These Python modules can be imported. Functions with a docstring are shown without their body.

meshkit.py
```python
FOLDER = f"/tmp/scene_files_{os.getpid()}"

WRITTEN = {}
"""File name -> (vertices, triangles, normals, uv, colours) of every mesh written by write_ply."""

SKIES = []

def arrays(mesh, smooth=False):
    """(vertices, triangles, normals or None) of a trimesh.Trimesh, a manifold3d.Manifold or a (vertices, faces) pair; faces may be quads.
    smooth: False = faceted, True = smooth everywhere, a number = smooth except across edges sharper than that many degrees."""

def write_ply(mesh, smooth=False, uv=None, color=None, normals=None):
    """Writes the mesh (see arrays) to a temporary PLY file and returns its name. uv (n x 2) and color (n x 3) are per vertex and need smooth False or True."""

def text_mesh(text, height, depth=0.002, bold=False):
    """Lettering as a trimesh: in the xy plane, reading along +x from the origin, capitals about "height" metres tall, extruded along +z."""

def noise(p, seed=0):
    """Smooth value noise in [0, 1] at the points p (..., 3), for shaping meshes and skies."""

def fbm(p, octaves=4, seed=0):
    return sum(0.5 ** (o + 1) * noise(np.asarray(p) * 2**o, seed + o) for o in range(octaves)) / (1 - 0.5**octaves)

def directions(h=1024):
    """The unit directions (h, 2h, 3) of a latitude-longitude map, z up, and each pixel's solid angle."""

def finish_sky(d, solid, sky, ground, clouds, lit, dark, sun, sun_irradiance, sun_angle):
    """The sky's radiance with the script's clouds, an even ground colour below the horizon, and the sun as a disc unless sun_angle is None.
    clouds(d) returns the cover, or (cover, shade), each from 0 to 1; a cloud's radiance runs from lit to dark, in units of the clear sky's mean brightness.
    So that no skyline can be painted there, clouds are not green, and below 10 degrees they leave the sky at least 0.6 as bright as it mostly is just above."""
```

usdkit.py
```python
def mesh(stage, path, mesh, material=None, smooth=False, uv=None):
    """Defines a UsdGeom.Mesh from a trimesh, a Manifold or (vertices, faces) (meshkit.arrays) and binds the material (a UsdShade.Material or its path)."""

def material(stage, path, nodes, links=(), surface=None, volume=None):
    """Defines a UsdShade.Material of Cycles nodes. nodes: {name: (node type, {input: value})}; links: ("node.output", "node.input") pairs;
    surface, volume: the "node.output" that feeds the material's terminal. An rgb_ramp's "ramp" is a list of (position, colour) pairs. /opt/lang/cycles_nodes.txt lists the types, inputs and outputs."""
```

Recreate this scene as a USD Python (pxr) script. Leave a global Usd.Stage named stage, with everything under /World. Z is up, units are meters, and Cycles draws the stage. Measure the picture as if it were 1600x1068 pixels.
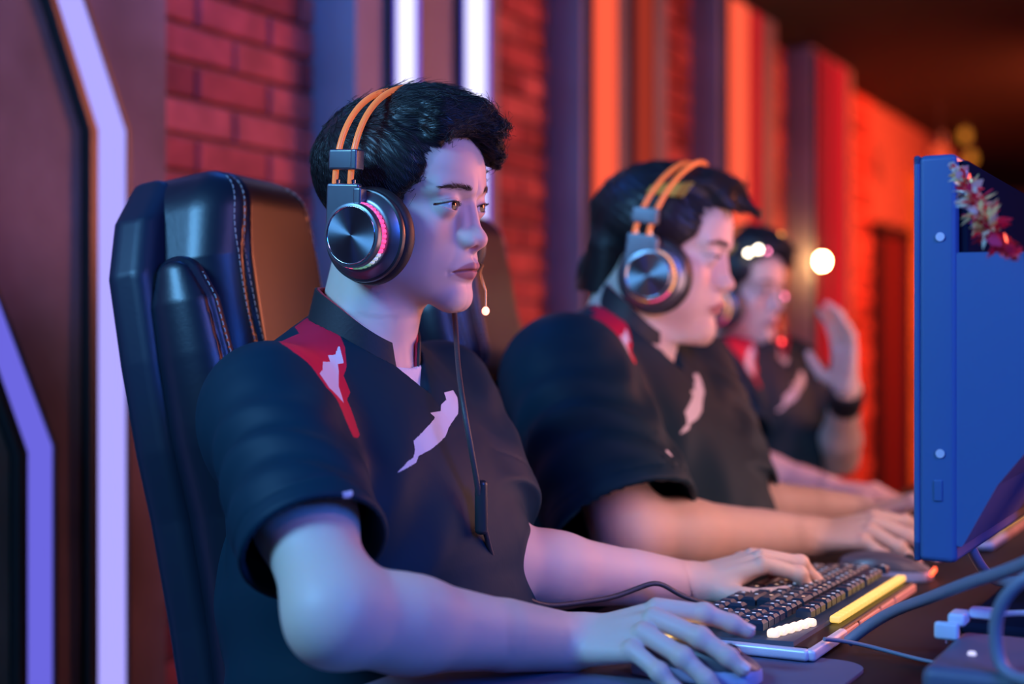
import math, random
import numpy as np, trimesh, manifold3d, usdkit, meshkit
from shapely.geometry import Polygon, Point, box as sbox
from pxr import Usd, UsdGeom, UsdLux, UsdShade, Sdf, Gf, Vt

stage = Usd.Stage.CreateInMemory()
UsdGeom.SetStageUpAxis(stage, UsdGeom.Tokens.z)
UsdGeom.SetStageMetersPerUnit(stage, 1.0)
world = UsdGeom.Xform.Define(stage, "/World")
stage.SetDefaultPrim(world.GetPrim())

# ---------------------------------------------------------------- camera: 50 mm on a 36 mm sensor, level, 1.07 m above the floor, looking along +y
CAMZ, FPX, W, H_ = 1.07, 2222.0, 1600, 1068
cam = UsdGeom.Camera.Define(stage, "/World/camera")
cam.AddTranslateOp().Set(Gf.Vec3d(0, 0, CAMZ))
cam.AddRotateXYZOp().Set(Gf.Vec3f(90, 0, 0))
cam.CreateFocalLengthAttr(36.0 * FPX / W)
cam.CreateHorizontalApertureAttr(36.0)
cam.CreateVerticalApertureAttr(36.0 * H_ / W)
cam.CreateFStopAttr(2.0)
cam.CreateFocusDistanceAttr(1.47)
cam.CreateClippingRangeAttr(Gf.Vec2f(0.05, 200))
cam.CreateExposureAttr(0.0)

# ---------------------------------------------------------------- the room's light
def rect_light(name, pos, target, w, h, color, power):
    l = UsdLux.RectLight.Define(stage, "/World/" + name)
    z = Gf.Vec3d(*pos) - Gf.Vec3d(*target)
    m = Gf.Matrix4d().SetLookAt(Gf.Vec3d(*pos), Gf.Vec3d(*target), Gf.Vec3d(0, 0, 1)).GetInverse()
    l.AddTransformOp().Set(m)
    l.CreateWidthAttr(w); l.CreateHeightAttr(h)
    l.CreateColorAttr(Gf.Vec3f(*color)); l.CreateIntensityAttr(power)
    l.CreateNormalizeAttr(False)
    return l
dome = UsdLux.DomeLight.Define(stage, "/World/room_ambience")
dome.CreateIntensityAttr(0.012)
dome.CreateColorAttr(Gf.Vec3f(0.35, 0.3, 0.8))
rect_light("stage_light_cyan", (-1.35, 0.45, 2.24), (-0.35, 1.6, 1.05), 0.7, 0.7, (0.17, 0.52, 1.0), 56.0)
rect_light("stage_light_violet", (0.85, 0.35, 2.24), (0.30, 1.5, 0.8), 0.6, 0.6, (0.55, 0.36, 1.0), 9.0)
rect_light("stage_light_blue", (1.5, -0.5, 1.9), (0.5, 1.4, 0.9), 0.8, 0.8, (0.02, 0.16, 1.0), 21.0)
rect_light("stage_light_amber", (3.2, 3.4, 1.9), (0.0, 1.7, 1.1), 1.2, 1.2, (1.0, 0.24, 0.12), 24.0)
rect_light("added_wash_red", (3.1, 6.0, 2.2), (2.2, 7.6, 0.9), 0.8, 0.5, (1.0, 0.12, 0.035), 170.0)  # unseen lamp, added to strengthen the red glow on the far wall
rect_light("wall_wash_orange", (1.9, 3.4, 2.25), (0.9, 5.0, 1.0), 0.8, 0.4, (1.0, 0.16, 0.05), 14.0)
rect_light("added_wash_blue", (-0.45, 2.22, 2.24), (-0.38, 3.0, 1.5), 0.25, 0.25, (0.03, 0.2, 1.0), 40.0)  # unseen lamp, added to turn the first pilaster's side blue

# ---------------------------------------------------------------- helpers
def at(px, py, d):
    """The point that stands d metres deep into the room on the line of sight of a pixel of the 1600 x 1068 frame."""
    return np.array([(px - 800) / FPX * d, d, CAMZ + (534 - py) / FPX * d])

F0 = np.array([0.88, -0.475, 0.0]) / math.hypot(0.88, 0.475)      # the players face this way, towards the desk
R0 = np.array([-F0[1], F0[0], 0.0])                               # along the row of players, away from the camera
Z0 = np.array([0, 0, 1.0])
USED = {}
def numbered(path):
    n = USED.get(path, 0); USED[path] = n + 1
    return path if n == 0 else f"{path}_{n:03d}"

def tag(prim, label=None, category=None, group=None, kind=None):
    prim = prim.GetPrim() if hasattr(prim, "GetPrim") else prim
    for k, v in (("label", label), ("category", category), ("group", group), ("kind", kind)):
        if v is not None:
            prim.SetCustomDataByKey(k, v)
    return prim

def thing(name, label, category, loc=(0, 0, 0), group=None, axes=None):
    x = UsdGeom.Xform.Define(stage, numbered("/World/" + name))
    if axes is not None:
        m = np.eye(4); m[:3, :3] = np.array(axes); m[3, :3] = loc
        x.AddTransformOp().Set(Gf.Matrix4d(*m.ravel().tolist()))
    else:
        x.AddTranslateOp().Set(Gf.Vec3d(*map(float, loc)))
    return tag(x, label, category, group)

def obj(name, mesh, mat, parent=None, smooth=30, label=None):
    base = str(parent.GetPath()) if parent is not None else "/World"
    p = usdkit.mesh(stage, numbered(base + "/" + name), mesh, mat, smooth=smooth).GetPrim()
    if label:
        tag(p, label)
    return p

def principled(name, color, rough=0.5, metal=0.0, bump=None, noise=None, **kw):
    """A principled material; noise = (scale, amount) varies its colour, bump = (scale, strength) its relief."""
    nodes = {"p": ("principled_bsdf", {"base_color": color, "roughness": rough, "metallic": metal, **kw})}
    links = []
    if noise or bump:
        nodes["tc"] = ("texture_coordinate", {})
    if noise:
        nodes["n"] = ("noise_texture", {"scale": noise[0], "detail": 4})
        nodes["r"] = ("rgb_ramp", {"ramp": [(0.3, [c * (1 - noise[1]) for c in color]), (0.7, [min(1, c * (1 + noise[1])) for c in color])]})
        links += [("tc.object", "n.vector"), ("n.fac", "r.fac"), ("r.color", "p.base_color")]
    if bump:
        nodes["bn"] = ("noise_texture", {"scale": bump[0], "detail": 3})
        nodes["b"] = ("bump", {"strength": bump[1], "distance": 0.001})
        links += [("tc.object", "bn.vector"), ("bn.fac", "b.height"), ("b.normal", "p.normal")]
    return usdkit.material(stage, "/World/Looks/" + name, nodes, links, surface="p.BSDF")

def emitter(name, color, strength):
    return usdkit.material(stage, "/World/Looks/" + name, {"e": ("emission", {"color": color, "strength": strength})}, surface="e.emission")

def tinted(name, rough, **kw):
    """Principled with the mesh's own colour per vertex (primvar tint)."""
    nodes = {"a": ("attribute", {"attribute": "tint"}), "p": ("principled_bsdf", {"roughness": rough, **kw})}
    return usdkit.material(stage, "/World/Looks/" + name, nodes, [("a.color", "p.base_color")], surface="p.BSDF")
# ---------------------------------------------------------------- shapes
M = {}
def tube(pts, r, sides=10, closed=False):
    """A round tube through the points; r a number or one per point."""
    pts = np.asarray(pts, float); n = len(pts)
    r = np.broadcast_to(r, n)
    t = np.gradient(pts, axis=0); t /= np.linalg.norm(t, axis=1, keepdims=True)
    u = np.cross(t[0], [0.3, 0.5, 0.81]); u /= np.linalg.norm(u)
    rings = []
    for k in range(n):
        u = u - t[k] * (u @ t[k]); u /= np.linalg.norm(u)
        w = np.cross(t[k], u)
        a = np.linspace(0, 2 * np.pi, sides, endpoint=False)
        rings.append(pts[k] + r[k] * (np.cos(a)[:, None] * u + np.sin(a)[:, None] * w))
    v = np.concatenate(rings + [pts[:1], pts[-1:]])
    f = []
    for k in range(n - 1):
        for j in range(sides):
            a0, a1 = k * sides + j, k * sides + (j + 1) % sides
            f += [(a0, a1, a1 + sides), (a0, a1 + sides, a0 + sides)]
    for j in range(sides):
        f.append((n * sides, (j + 1) % sides, j))
        f.append((n * sides + 1, (n - 1) * sides + j, (n - 1) * sides + (j + 1) % sides))
    return trimesh.Trimesh(v, np.array(f), process=False)

def spline(pts, n=40):
    from scipy.interpolate import CubicSpline
    pts = np.asarray(pts, float)
    s = np.concatenate([[0], np.cumsum(np.linalg.norm(np.diff(pts, axis=0), axis=1))])
    return CubicSpline(s, pts)(np.linspace(0, s[-1], n))

def lathe(profile, axis_at, axis, sides=64):
    """Revolves (distance along the axis, radius) pairs about the axis."""
    axis = np.asarray(axis, float) / np.linalg.norm(axis)
    u = np.cross(axis, [0.2, 0.3, 0.9]); u /= np.linalg.norm(u); w = np.cross(axis, u)
    a = np.linspace(0, 2 * np.pi, sides, endpoint=False)
    prof = np.asarray(profile, float)
    v = np.asarray(axis_at) + prof[:, None, 0:1] * axis + prof[:, None, 1:2] * (np.cos(a)[None, :, None] * u + np.sin(a)[None, :, None] * w)
    f = []
    k = len(prof)
    for i in range(k - 1):
        for j in range(sides):
            a0, a1 = i * sides + j, i * sides + (j + 1) % sides
            f += [(a0, a1, a1 + sides), (a0, a1 + sides, a0 + sides)]
    m = trimesh.Trimesh(v.reshape(-1, 3), np.array(f), process=False)
    return m

def rbox(size, r=0.003, seg=3, at_=(0, 0, 0), rot=None):
    """A box with rounded edges, centred."""
    sx, sy, sz = (max(s / 2 - r, 1e-5) for s in size)
    s = manifold3d.Manifold.sphere(r, 4 * seg)
    pts = [s.translate([a * sx, b * sy, c * sz]) for a in (-1, 1) for b in (-1, 1) for c in (-1, 1)]
    m = manifold3d.Manifold.batch_hull(pts).to_mesh()
    t = trimesh.Trimesh(m.vert_properties[:, :3], m.tri_verts, process=False)
    if rot is not None:
        t.vertices = t.vertices @ np.asarray(rot)
    t.apply_translation(at_)
    return t

def cbox(size, at_=(0, 0, 0), b=0.1, rot=None):
    """A cheap box with its top edges chamfered (44 triangles at most)."""
    x, y, z = (s / 2 for s in size); c = min(x, y) * 2 * b
    pts = [(sx * x, sy * y, -z) for sx in (-1, 1) for sy in (-1, 1)] + [(sx * x, sy * y, z - c) for sx in (-1, 1) for sy in (-1, 1)] + [(sx * (x - c), sy * (y - c), z) for sx in (-1, 1) for sy in (-1, 1)]
    t = trimesh.convex.convex_hull(np.array(pts))
    v = t.vertices
    if rot is not None:
        v = v @ np.asarray(rot)
    return trimesh.Trimesh(v + np.asarray(at_), t.faces, process=False)

# ---------------------------------------------------------------- the room: floor, ceiling, and the back wall that runs along the row of players
P0 = np.array([(485 - 800) / FPX * 3.0, 3.0, 0.0])               # foot of the first pilaster, on the brick plane
CEIL = 2.28
def wp(t, n, z):
    return P0 + R0 * t + F0 * n + Z0 * z
def wall_box(t0, t1, n0, n1, z0, z1, r=0.0):
    """A box in the wall's own directions: along it, out of it, up."""
    m = trimesh.creation.box((t1 - t0, n1 - n0, z1 - z0)) if not r else rbox((t1 - t0, n1 - n0, z1 - z0), r, 2)
    v = m.vertices + [(t0 + t1) / 2, (n0 + n1) / 2, (z0 + z1) / 2]
    return trimesh.Trimesh(P0 + v[:, :1] * R0 + v[:, 1:2] * F0 + v[:, 2:] * Z0, m.faces[:, ::-1], process=False)

def structure(name, mesh, mat, parent=None, smooth=30):
    p = obj(name, mesh, mat, parent, smooth)
    if parent is None:
        tag(p, kind="structure")
    return p
def structure_root(name):
    x = UsdGeom.Xform.Define(stage, numbered("/World/" + name))
    return tag(x, kind="structure")

M["floor"] = principled("floor_dark", (0.03, 0.03, 0.035), 0.35, noise=(3, 0.4))
M["ceiling"] = principled("ceiling_dark", (0.016, 0.012, 0.014), 0.8, noise=(2, 0.3))
M["panel"] = principled("brown_wall_panel", (0.14, 0.10, 0.10), 0.7, noise=(5, 0.35), bump=(30, 0.3))
M["pilaster"] = principled("brown_pilaster", (0.21, 0.20, 0.24), 0.6, noise=(4, 0.15))
M["mortar"] = principled("mortar", (0.30, 0.13, 0.12), 0.9)
BR = [principled("brick_%d" % (k + 1), c, 0.85, noise=(14, 0.3), bump=(60, 0.5)) for k, c in enumerate([(0.38, 0.075, 0.06), (0.32, 0.055, 0.046), (0.43, 0.10, 0.085), (0.22, 0.034, 0.032), (0.36, 0.065, 0.06)])]
M["frame_black"] = principled("black_frame", (0.012, 0.012, 0.016), 0.4)
floor = trimesh.creation.box((14, 18, 0.1)); floor.apply_translation((1.5, 6, -0.05))
structure("floor", floor, M["floor"])
ceil = trimesh.creation.box((14, 18, 0.1)); ceil.apply_translation((1.5, 6, CEIL + 0.05))
structure("ceiling", ceil, M["ceiling"])
wall = structure_root("wall_back")
obj("plaster", wall_box(-2.6, 7.4, -0.16, -0.012, 0, CEIL), M["mortar"], wall)
obj("side_panel", wall_box(-2.6, -0.575, -0.012, 0.12, 0, CEIL), M["panel"], wall)
far = structure_root("wall_far")
farm = wall_box(9.6, 9.7, -0.5, 7.5, 0, CEIL)
obj("plaster", farm, principled("far_plaster", (0.07, 0.05, 0.05), 0.8), far)

def bricks(t0, t1, z0, z1, seed, parent, singly=True):
    rng = random.Random(seed)
    bl, bh, j = 0.205, 0.058, 0.011
    row, z, out = 0, z0, {}
    while z < z1:
        t = t0 - (bl + j) * (0.5 if row % 2 else 0.0)
        while t < t1:
            a, b = max(t, t0), min(t + bl, t1)
            if b - a > 0.02:
                m = cbox((b - a, min(bh, z1 - z), 0.03 + rng.uniform(0, 0.006)), b=0.06)
                v = m.vertices
                v = np.stack([v[:, 0], v[:, 2], v[:, 1]], 1)
                c = P0 + R0 * (a + b) / 2 + Z0 * (z + min(bh, z1 - z) / 2) + F0 * -0.008
                mm = trimesh.Trimesh(c + v[:, :1] * R0 + v[:, 1:2] * F0 + v[:, 2:] * Z0, m.faces, process=False)
                mat = rng.choice(BR)
                if singly:
                    obj("brick", mm, mat, parent, smooth=False)
                else:
                    out.setdefault(id(mat), (mat, []))[1].append(mm)
            t += bl + j
        z += bh + j
        row += 1
    for mat, ms in out.values():
        tag(obj("brickwork", trimesh.util.concatenate(ms), mat, parent, smooth=False), kind="stuff")

bricks(-0.575, 0.0, 0.01, CEIL - 0.01, 1, wall)
bricks(0.62, 1.09, 0.01, CEIL - 0.01, 2, wall)
bricks(1.71, 2.18, 0.01, CEIL - 0.01, 3, wall, singly=False)
bricks(2.80, 3.27, 0.01, CEIL - 0.01, 4, wall, singly=False)
bricks(3.89, 4.66, 0.01, CEIL - 0.01, 5, wall, singly=False)

PER, PW, PN = 1.09, 0.615, 0.115
for k in range(4):
    r = structure_root("trim_%d" % (k + 1))
    obj("pilaster", wall_box(k * PER, k * PER + PW, -0.02, PN, 0, CEIL, 0.004), M["pilaster"], r)
    obj("pilaster_base", wall_box(k * PER - 0.008, k * PER + PW + 0.008, -0.02, PN + 0.01, 0, 0.12, 0.003), M["frame_black"], r)

# light strips on the pilasters: each a casing with a glowing tube behind a diffuser
def strip(t, w, z0, z1, mat, label, group=None, n=PN):
    r = thing("light_strip", label, "light", group=group)
    c = 0.006
    obj("casing", trimesh.util.concatenate([wall_box(t - w / 2 - c, t - w / 2, n, n + 0.022, z0, z1), wall_box(t + w / 2, t + w / 2 + c, n, n + 0.022, z0, z1), wall_box(t - w / 2 - c, t + w / 2 + c, n, n + 0.006, z0, z1)]), M["frame_black"], r)
    if mat is E_W1:  # violet bloom round the white strips, built as glowing bars
        obj("edge_bloom", trimesh.util.concatenate([wall_box(t - w / 2 - 0.001, t - w / 2 + 0.007, n + 0.012, n + 0.024, z0, z1), wall_box(t + w / 2 - 0.007, t + w / 2 + 0.001, n + 0.012, n + 0.024, z0, z1)]), E_V1, r, label="violet bloom built as glowing bars along both edges of the strip")
    obj("diffuser", wall_box(t - w / 2, t + w / 2, n + 0.006, n + 0.018, z0, z1), mat, r)
    return r
E_W1 = emitter("strip_white", (0.74, 0.72, 1.0), 1.5)
E_V1 = emitter("strip_violet_bloom", (0.16, 0.12, 1.0), 1.0)  # bloom colour for the edges of the white strips
E_R1 = emitter("strip_red", (1.0, 0.105, 0.05), 1.2)
E_R2 = emitter("strip_red_dim", (1.0, 0.09, 0.05), 0.35)
E_R3 = emitter("strip_crimson", (1.0, 0.02, 0.03), 0.62)
strip(0.162, 0.094, 0.25, CEIL - 0.02, E_W1, "white light strip on the nearest pilaster, directly above the orange headband")
strip(0.466, 0.118, 0.25, CEIL - 0.02, E_W1, "white light strip on the nearest pilaster, behind the swept hair")
strip(1.20, 0.16, 0.25, CEIL - 0.02, E_R1, "wide bright orange-red light strip left of the second player's head")
strip(1.478, 0.14, 0.25, CEIL - 0.02, E_R2, "dim red light strip on the second pilaster, right of the bright one")
strip(2.32, 0.21, 0.25, CEIL - 0.02, E_R1, "bright orange-red light strip above the second player's fringe")
strip(2.50, 0.12, 0.25, CEIL - 0.02, E_R3, "crimson light strip close beside the one above the second player's fringe")
strip(3.36, 0.13, 0.25, CEIL - 0.02, E_R3, "crimson light strip on the farthest pilaster, left of the pair", n=PN)
strip(3.60, 0.26, 0.25, CEIL - 0.02, E_R3, "crimson light strip on the farthest pilaster, right of the pair", n=PN)

def hex_light(tc, hw, zc, hv, ha, w, mat, label):
    """A tall hexagonal frame of light on the side panel: upright sides and pointed ends; (tc, zc) centre, hw half width, hv half height of the sides, ha height of the point."""
    r = thing("hexagon_light", label, "light")
    def loop(o, k):
        return [(tc - hw + o, zc - hv + k * o), (tc - hw + o, zc + hv - k * o), (tc, zc + hv + ha - 1.25 * o), (tc + hw - o, zc + hv - k * o), (tc + hw - o, zc - hv + k * o), (tc, zc - hv - ha + 1.25 * o)]
    k = 0.12
    def band(o0, o1, n0, n1):
        poly = Polygon(loop(o0, k), [loop(o1, k)])
        m = trimesh.creation.extrude_polygon(poly, n1 - n0, engine="earcut")
        v = m.vertices
        return trimesh.Trimesh(P0 + v[:, :1] * R0 + v[:, 1:2] * Z0 + (n0 + v[:, 2:]) * F0, m.faces, process=False)
    obj("casing", trimesh.util.concatenate([band(-0.006, 0.0, 0.12, 0.142), band(w, w + 0.016, 0.12, 0.142), band(-0.006, w + 0.016, 0.12, 0.125)]), M["frame_black"], r)
    obj("diffuser", band(0.0, w, 0.125, 0.137), mat, r)
E_H1 = emitter("hexagon_lavender", (0.40, 0.36, 1.0), 1.15)
E_H2 = emitter("hexagon_violet", (0.20, 0.18, 1.0), 0.75)
hex_light(-1.20, 0.510, 0.70, 0.715, 1.05, 0.066, E_H1, "tall lavender hexagon light frame on the brown panel, left of the chair")
hex_light(-1.20, 0.352, 0.33, 0.58, 0.74, 0.053, E_H2, "smaller violet hexagon light frame inside the lavender one at the left edge")

# door, far lamps
door = structure_root("door_1")
obj("door_leaf", wall_box(4.72, 5.3, 0.0, 0.03, 0, 1.62, 0.004), principled("door_dark_red", (0.10, 0.012, 0.02), 0.5), door)
obj("door_frame", trimesh.util.concatenate([wall_box(4.66, 4.72, 0, 0.05, 0, 1.67), wall_box(5.3, 5.36, 0, 0.05, 0, 1.67), wall_box(4.66, 5.36, 0, 0.05, 1.62, 1.67)]), M["frame_black"], door)
obj("wall_end", wall_box(5.5, 7.4, -0.012, 0.02, 0, 2.0), principled("ochre_plaster", (0.5, 0.26, 0.06), 0.8, noise=(2, 0.5)), wall)
E_B = emitter("bulb_warm", (1.0, 0.5, 0.16), 260.0)
E_BA = emitter("bulb_amber", (1.0, 0.30, 0.03), 0.75)
def pendant(p, rad, mat, label, group=None, light=None):
    r = thing("pendant_lamp", label, "lamp", p, group=group)
    b = trimesh.creation.icosphere(3, rad); b.vertices[:, 2] *= 1.3
    obj("bulb", b, mat, r, smooth=True)
    obj("socket", lathe([(rad * 1.15, 0.0), (rad * 1.15, rad * 0.5), (rad * 2.3, rad * 0.55), (rad * 2.5, rad * 0.2), (rad * 2.5, 0)], (0, 0, 0), (0, 0, 1), 24), M["frame_black"], r)
    obj("cord", tube([(0, 0, rad * 2.4), (0, 0, (CEIL - p[2]) * 0.5), (0, 0, CEIL - p[2])], 0.003, 6), M["frame_black"], r)
    if light:
        l = UsdLux.SphereLight.Define(stage, str(r.GetPath()) + "/glow")
        l.CreateRadiusAttr(rad * 1.5); l.CreateColorAttr(Gf.Vec3f(*light[0])); l.CreateIntensityAttr(light[1]); l.CreateNormalizeAttr(False)
    return r
pendant(at(1285, 408, 5.75), 0.017, E_B, "glowing round lamp hanging before the red wall, right of the third player", light=None)
pendant(at(1508, 212, 8.0), 0.028, E_BA, "upper of the two dim amber bulbs above the monitor")
pendant(at(1517, 247, 8.0), 0.028, E_BA, "lower of the two dim amber bulbs above the monitor")
pendant(at(1470, 243, 7.0), 0.045, emitter("bulb_red", (1.0, 0.09, 0.03), 0.9), "red-orange lamp peeping over the top corner of the monitor")
# ---------------------------------------------------------------- implicit modelling: signed distances, meshed by surface nets
def smin(a, b, k):
    h = np.maximum(k - np.abs(a - b), 0) / k
    return np.minimum(a, b) - h * h * k * 0.25

def smax(a, b, k):
    return -smin(-a, -b, k)

def ell(p, c, r):
    q = (p - np.asarray(c, np.float32)) / np.asarray(r, np.float32)
    k0 = np.sqrt((q * q).sum(-1))
    q = q / np.asarray(r, np.float32)
    k1 = np.sqrt((q * q).sum(-1))
    return k0 * (k0 - 1) / np.maximum(k1, 1e-9)

def cap(p, a, b, ra, rb=None):
    a, b = np.asarray(a, np.float32), np.asarray(b, np.float32)
    rb = ra if rb is None else rb
    ab = b - a
    pa = p - a
    t = np.clip((pa @ ab) / max(float(ab @ ab), 1e-12), 0, 1)
    d = pa - t[..., None] * ab
    return np.sqrt((d * d).sum(-1)) - (ra + (rb - ra) * t)

def sph(p, c, r):
    d = p - np.asarray(c, np.float32)
    return np.sqrt((d * d).sum(-1)) - r

def gradient(f, v, e):
    k = np.array([[1, -1, -1], [-1, -1, 1], [-1, 1, -1], [1, 1, 1]], np.float32)
    g = sum(o * f((v + e * o).astype(np.float32))[:, None] for o in k)
    return g / np.maximum(np.linalg.norm(g, axis=1, keepdims=True), 1e-12), g / (4 * e)

def nets(f, lo, hi, h, B=8, slack=1.5, newton=2):
    """Vertices, quads and normals of the zero surface of f inside the box; only blocks near the surface are evaluated."""
    lo, hi = np.asarray(lo, float), np.asarray(hi, float)
    nb = np.ceil((hi - lo) / (h * B)).astype(int)
    g = np.stack(np.meshgrid(*[np.arange(n) for n in nb], indexing="ij"), -1).reshape(-1, 3)
    d = np.concatenate([f((lo + (c + 0.5) * h * B).astype(np.float32)) for c in np.array_split(g, max(1, len(g) // 40000))])
    g = g[np.abs(d) < 0.87 * B * h * slack]
    loc = np.stack(np.meshgrid(*[np.arange(B + 1)] * 3, indexing="ij"), -1).reshape(-1, 3)
    N = nb * B + 2
    ids, pos, quads = [], [], []
    def lin(c):
        return (c[..., 0].astype(np.int64) * N[1] + c[..., 1]) * N[2] + c[..., 2]
    corners = np.array(list(np.ndindex(2, 2, 2)))
    for part in np.array_split(g, max(1, len(g) // 60)):
        node = part[:, None, :] * B + loc
        val = f((lo + node * h).reshape(-1, 3).astype(np.float32)).reshape(len(part), B + 1, B + 1, B + 1)
        val = np.where(val == 0, 1e-9, val)
        s = val > 0
        c8 = [s[:, a:B + a, b:B + b, c:B + c] for a, b, c in corners]
        cnt = sum(x.astype(np.int8) for x in c8)
        k, i, j, l = np.nonzero((cnt > 0) & (cnt < 8))
        if not len(k):
            continue
        acc, num = np.zeros((len(k), 3)), np.zeros(len(k))
        cv = np.stack([val[k, i + a, j + b, l + c] for a, b, c in corners], 1)
        for m in range(8):
            for n in range(m + 1, 8):
                if np.abs(corners[m] - corners[n]).sum() == 1:
                    x = (cv[:, m] > 0) != (cv[:, n] > 0)
                    t = np.where(x, cv[:, m] / np.where(x, cv[:, m] - cv[:, n], 1), 0)
                    acc += np.where(x[:, None], corners[m] + t[:, None] * (corners[n] - corners[m]), 0)
                    num += x
        cell = part[k] * B + np.stack([i, j, l], 1)
        ids.append(lin(cell + 1)); pos.append(lo + (cell + acc / num[:, None]) * h)
        for ax in range(3):
            sl0 = [slice(0, B)] * 3; sl1 = [slice(0, B)] * 3; sl1[ax] = slice(1, B + 1)
            a0, a1 = s[(slice(None), *sl0)], s[(slice(None), *sl1)]
            k, i, j, l = np.nonzero(a0 != a1)
            if not len(k):
                continue
            e = part[k] * B + np.stack([i, j, l], 1) + 1
            u, w = np.eye(3, dtype=int)[(ax + 1) % 3], np.eye(3, dtype=int)[(ax + 2) % 3]
            q = np.stack([lin(e - u - w), lin(e - w), lin(e), lin(e - u)], 1)
            quads.append(np.where(a0[k, i, j, l][:, None], q[:, ::-1], q))
    ids, pos, quads = np.concatenate(ids), np.concatenate(pos), np.concatenate(quads)
    o = np.argsort(ids); ids, pos = ids[o], pos[o]
    at = np.clip(np.searchsorted(ids, quads), 0, len(ids) - 1)
    quads = at[(ids[at] == quads).all(1)]
    v = pos
    for _ in range(newton):
        n, gr = gradient(f, v, 0.3 * h)
        dd = f(v.astype(np.float32))
        v = v - n * np.clip(dd / np.maximum(np.linalg.norm(gr, axis=1), 0.3), -0.6 * h, 0.6 * h)[:, None]
    n, _ = gradient(f, v, 0.4 * h)
    return v, quads, n

def trim(v, q, n, keep):
    """Only the faces all of whose corners satisfy keep."""
    k = keep[q].all(1)
    q = q[k]
    used = np.unique(q)
    back = np.zeros(len(v), int); back[used] = np.arange(len(used))
    return v[used], back[q], n[used], used

def define(path, v, q, n, mat, tint=None):
    """A Mesh of quads or triangles with given normals and, if wanted, a colour per vertex (primvar tint)."""
    m = UsdGeom.Mesh.Define(stage, path)
    m.CreatePointsAttr(Vt.Vec3fArray.FromNumpy(np.asarray(v, np.float32)))
    m.CreateFaceVertexCountsAttr(Vt.IntArray.FromNumpy(np.full(len(q), q.shape[1], np.int32)))
    m.CreateFaceVertexIndicesAttr(Vt.IntArray.FromNumpy(np.asarray(q, np.int32).ravel()))
    m.CreateSubdivisionSchemeAttr("none")
    if n is not None:
        m.CreateNormalsAttr(Vt.Vec3fArray.FromNumpy(np.asarray(n, np.float32)))
        m.SetNormalsInterpolation("vertex")
    if tint is not None:
        UsdGeom.PrimvarsAPI(m).CreatePrimvar("tint", Sdf.ValueTypeNames.Color3fArray, "vertex").Set(Vt.Vec3fArray.FromNumpy(np.asarray(tint, np.float32)))
    UsdShade.MaterialBindingAPI.Apply(m.GetPrim()).Bind(mat)
    return m.GetPrim()

def curves(path, strands, widths, mat):
    """BasisCurves: strands (n, k, 3); widths (n, k) or one number."""
    c = UsdGeom.BasisCurves.Define(stage, path)
    n, k = strands.shape[:2]
    c.CreateTypeAttr("cubic"); c.CreateBasisAttr("catmullRom"); c.CreateWrapAttr("nonperiodic")
    c.CreatePointsAttr(Vt.Vec3fArray.FromNumpy(strands.reshape(-1, 3).astype(np.float32)))
    c.CreateCurveVertexCountsAttr(Vt.IntArray.FromNumpy(np.full(n, k, np.int32)))
    w = np.broadcast_to(np.asarray(widths, np.float32), (n, k)).reshape(-1)
    c.CreateWidthsAttr(Vt.FloatArray.FromNumpy(np.ascontiguousarray(w)))
    c.SetWidthsInterpolation("vertex")
    UsdShade.MaterialBindingAPI.Apply(c.GetPrim()).Bind(mat)
    return c.GetPrim()
# ---------------------------------------------------------------- heads, in millimetres: f forward, l to the person's left, u up; u = 0 at the eyes, f = 0 at the ears
LID = dict(up=5.0, low=-4.3)

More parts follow.
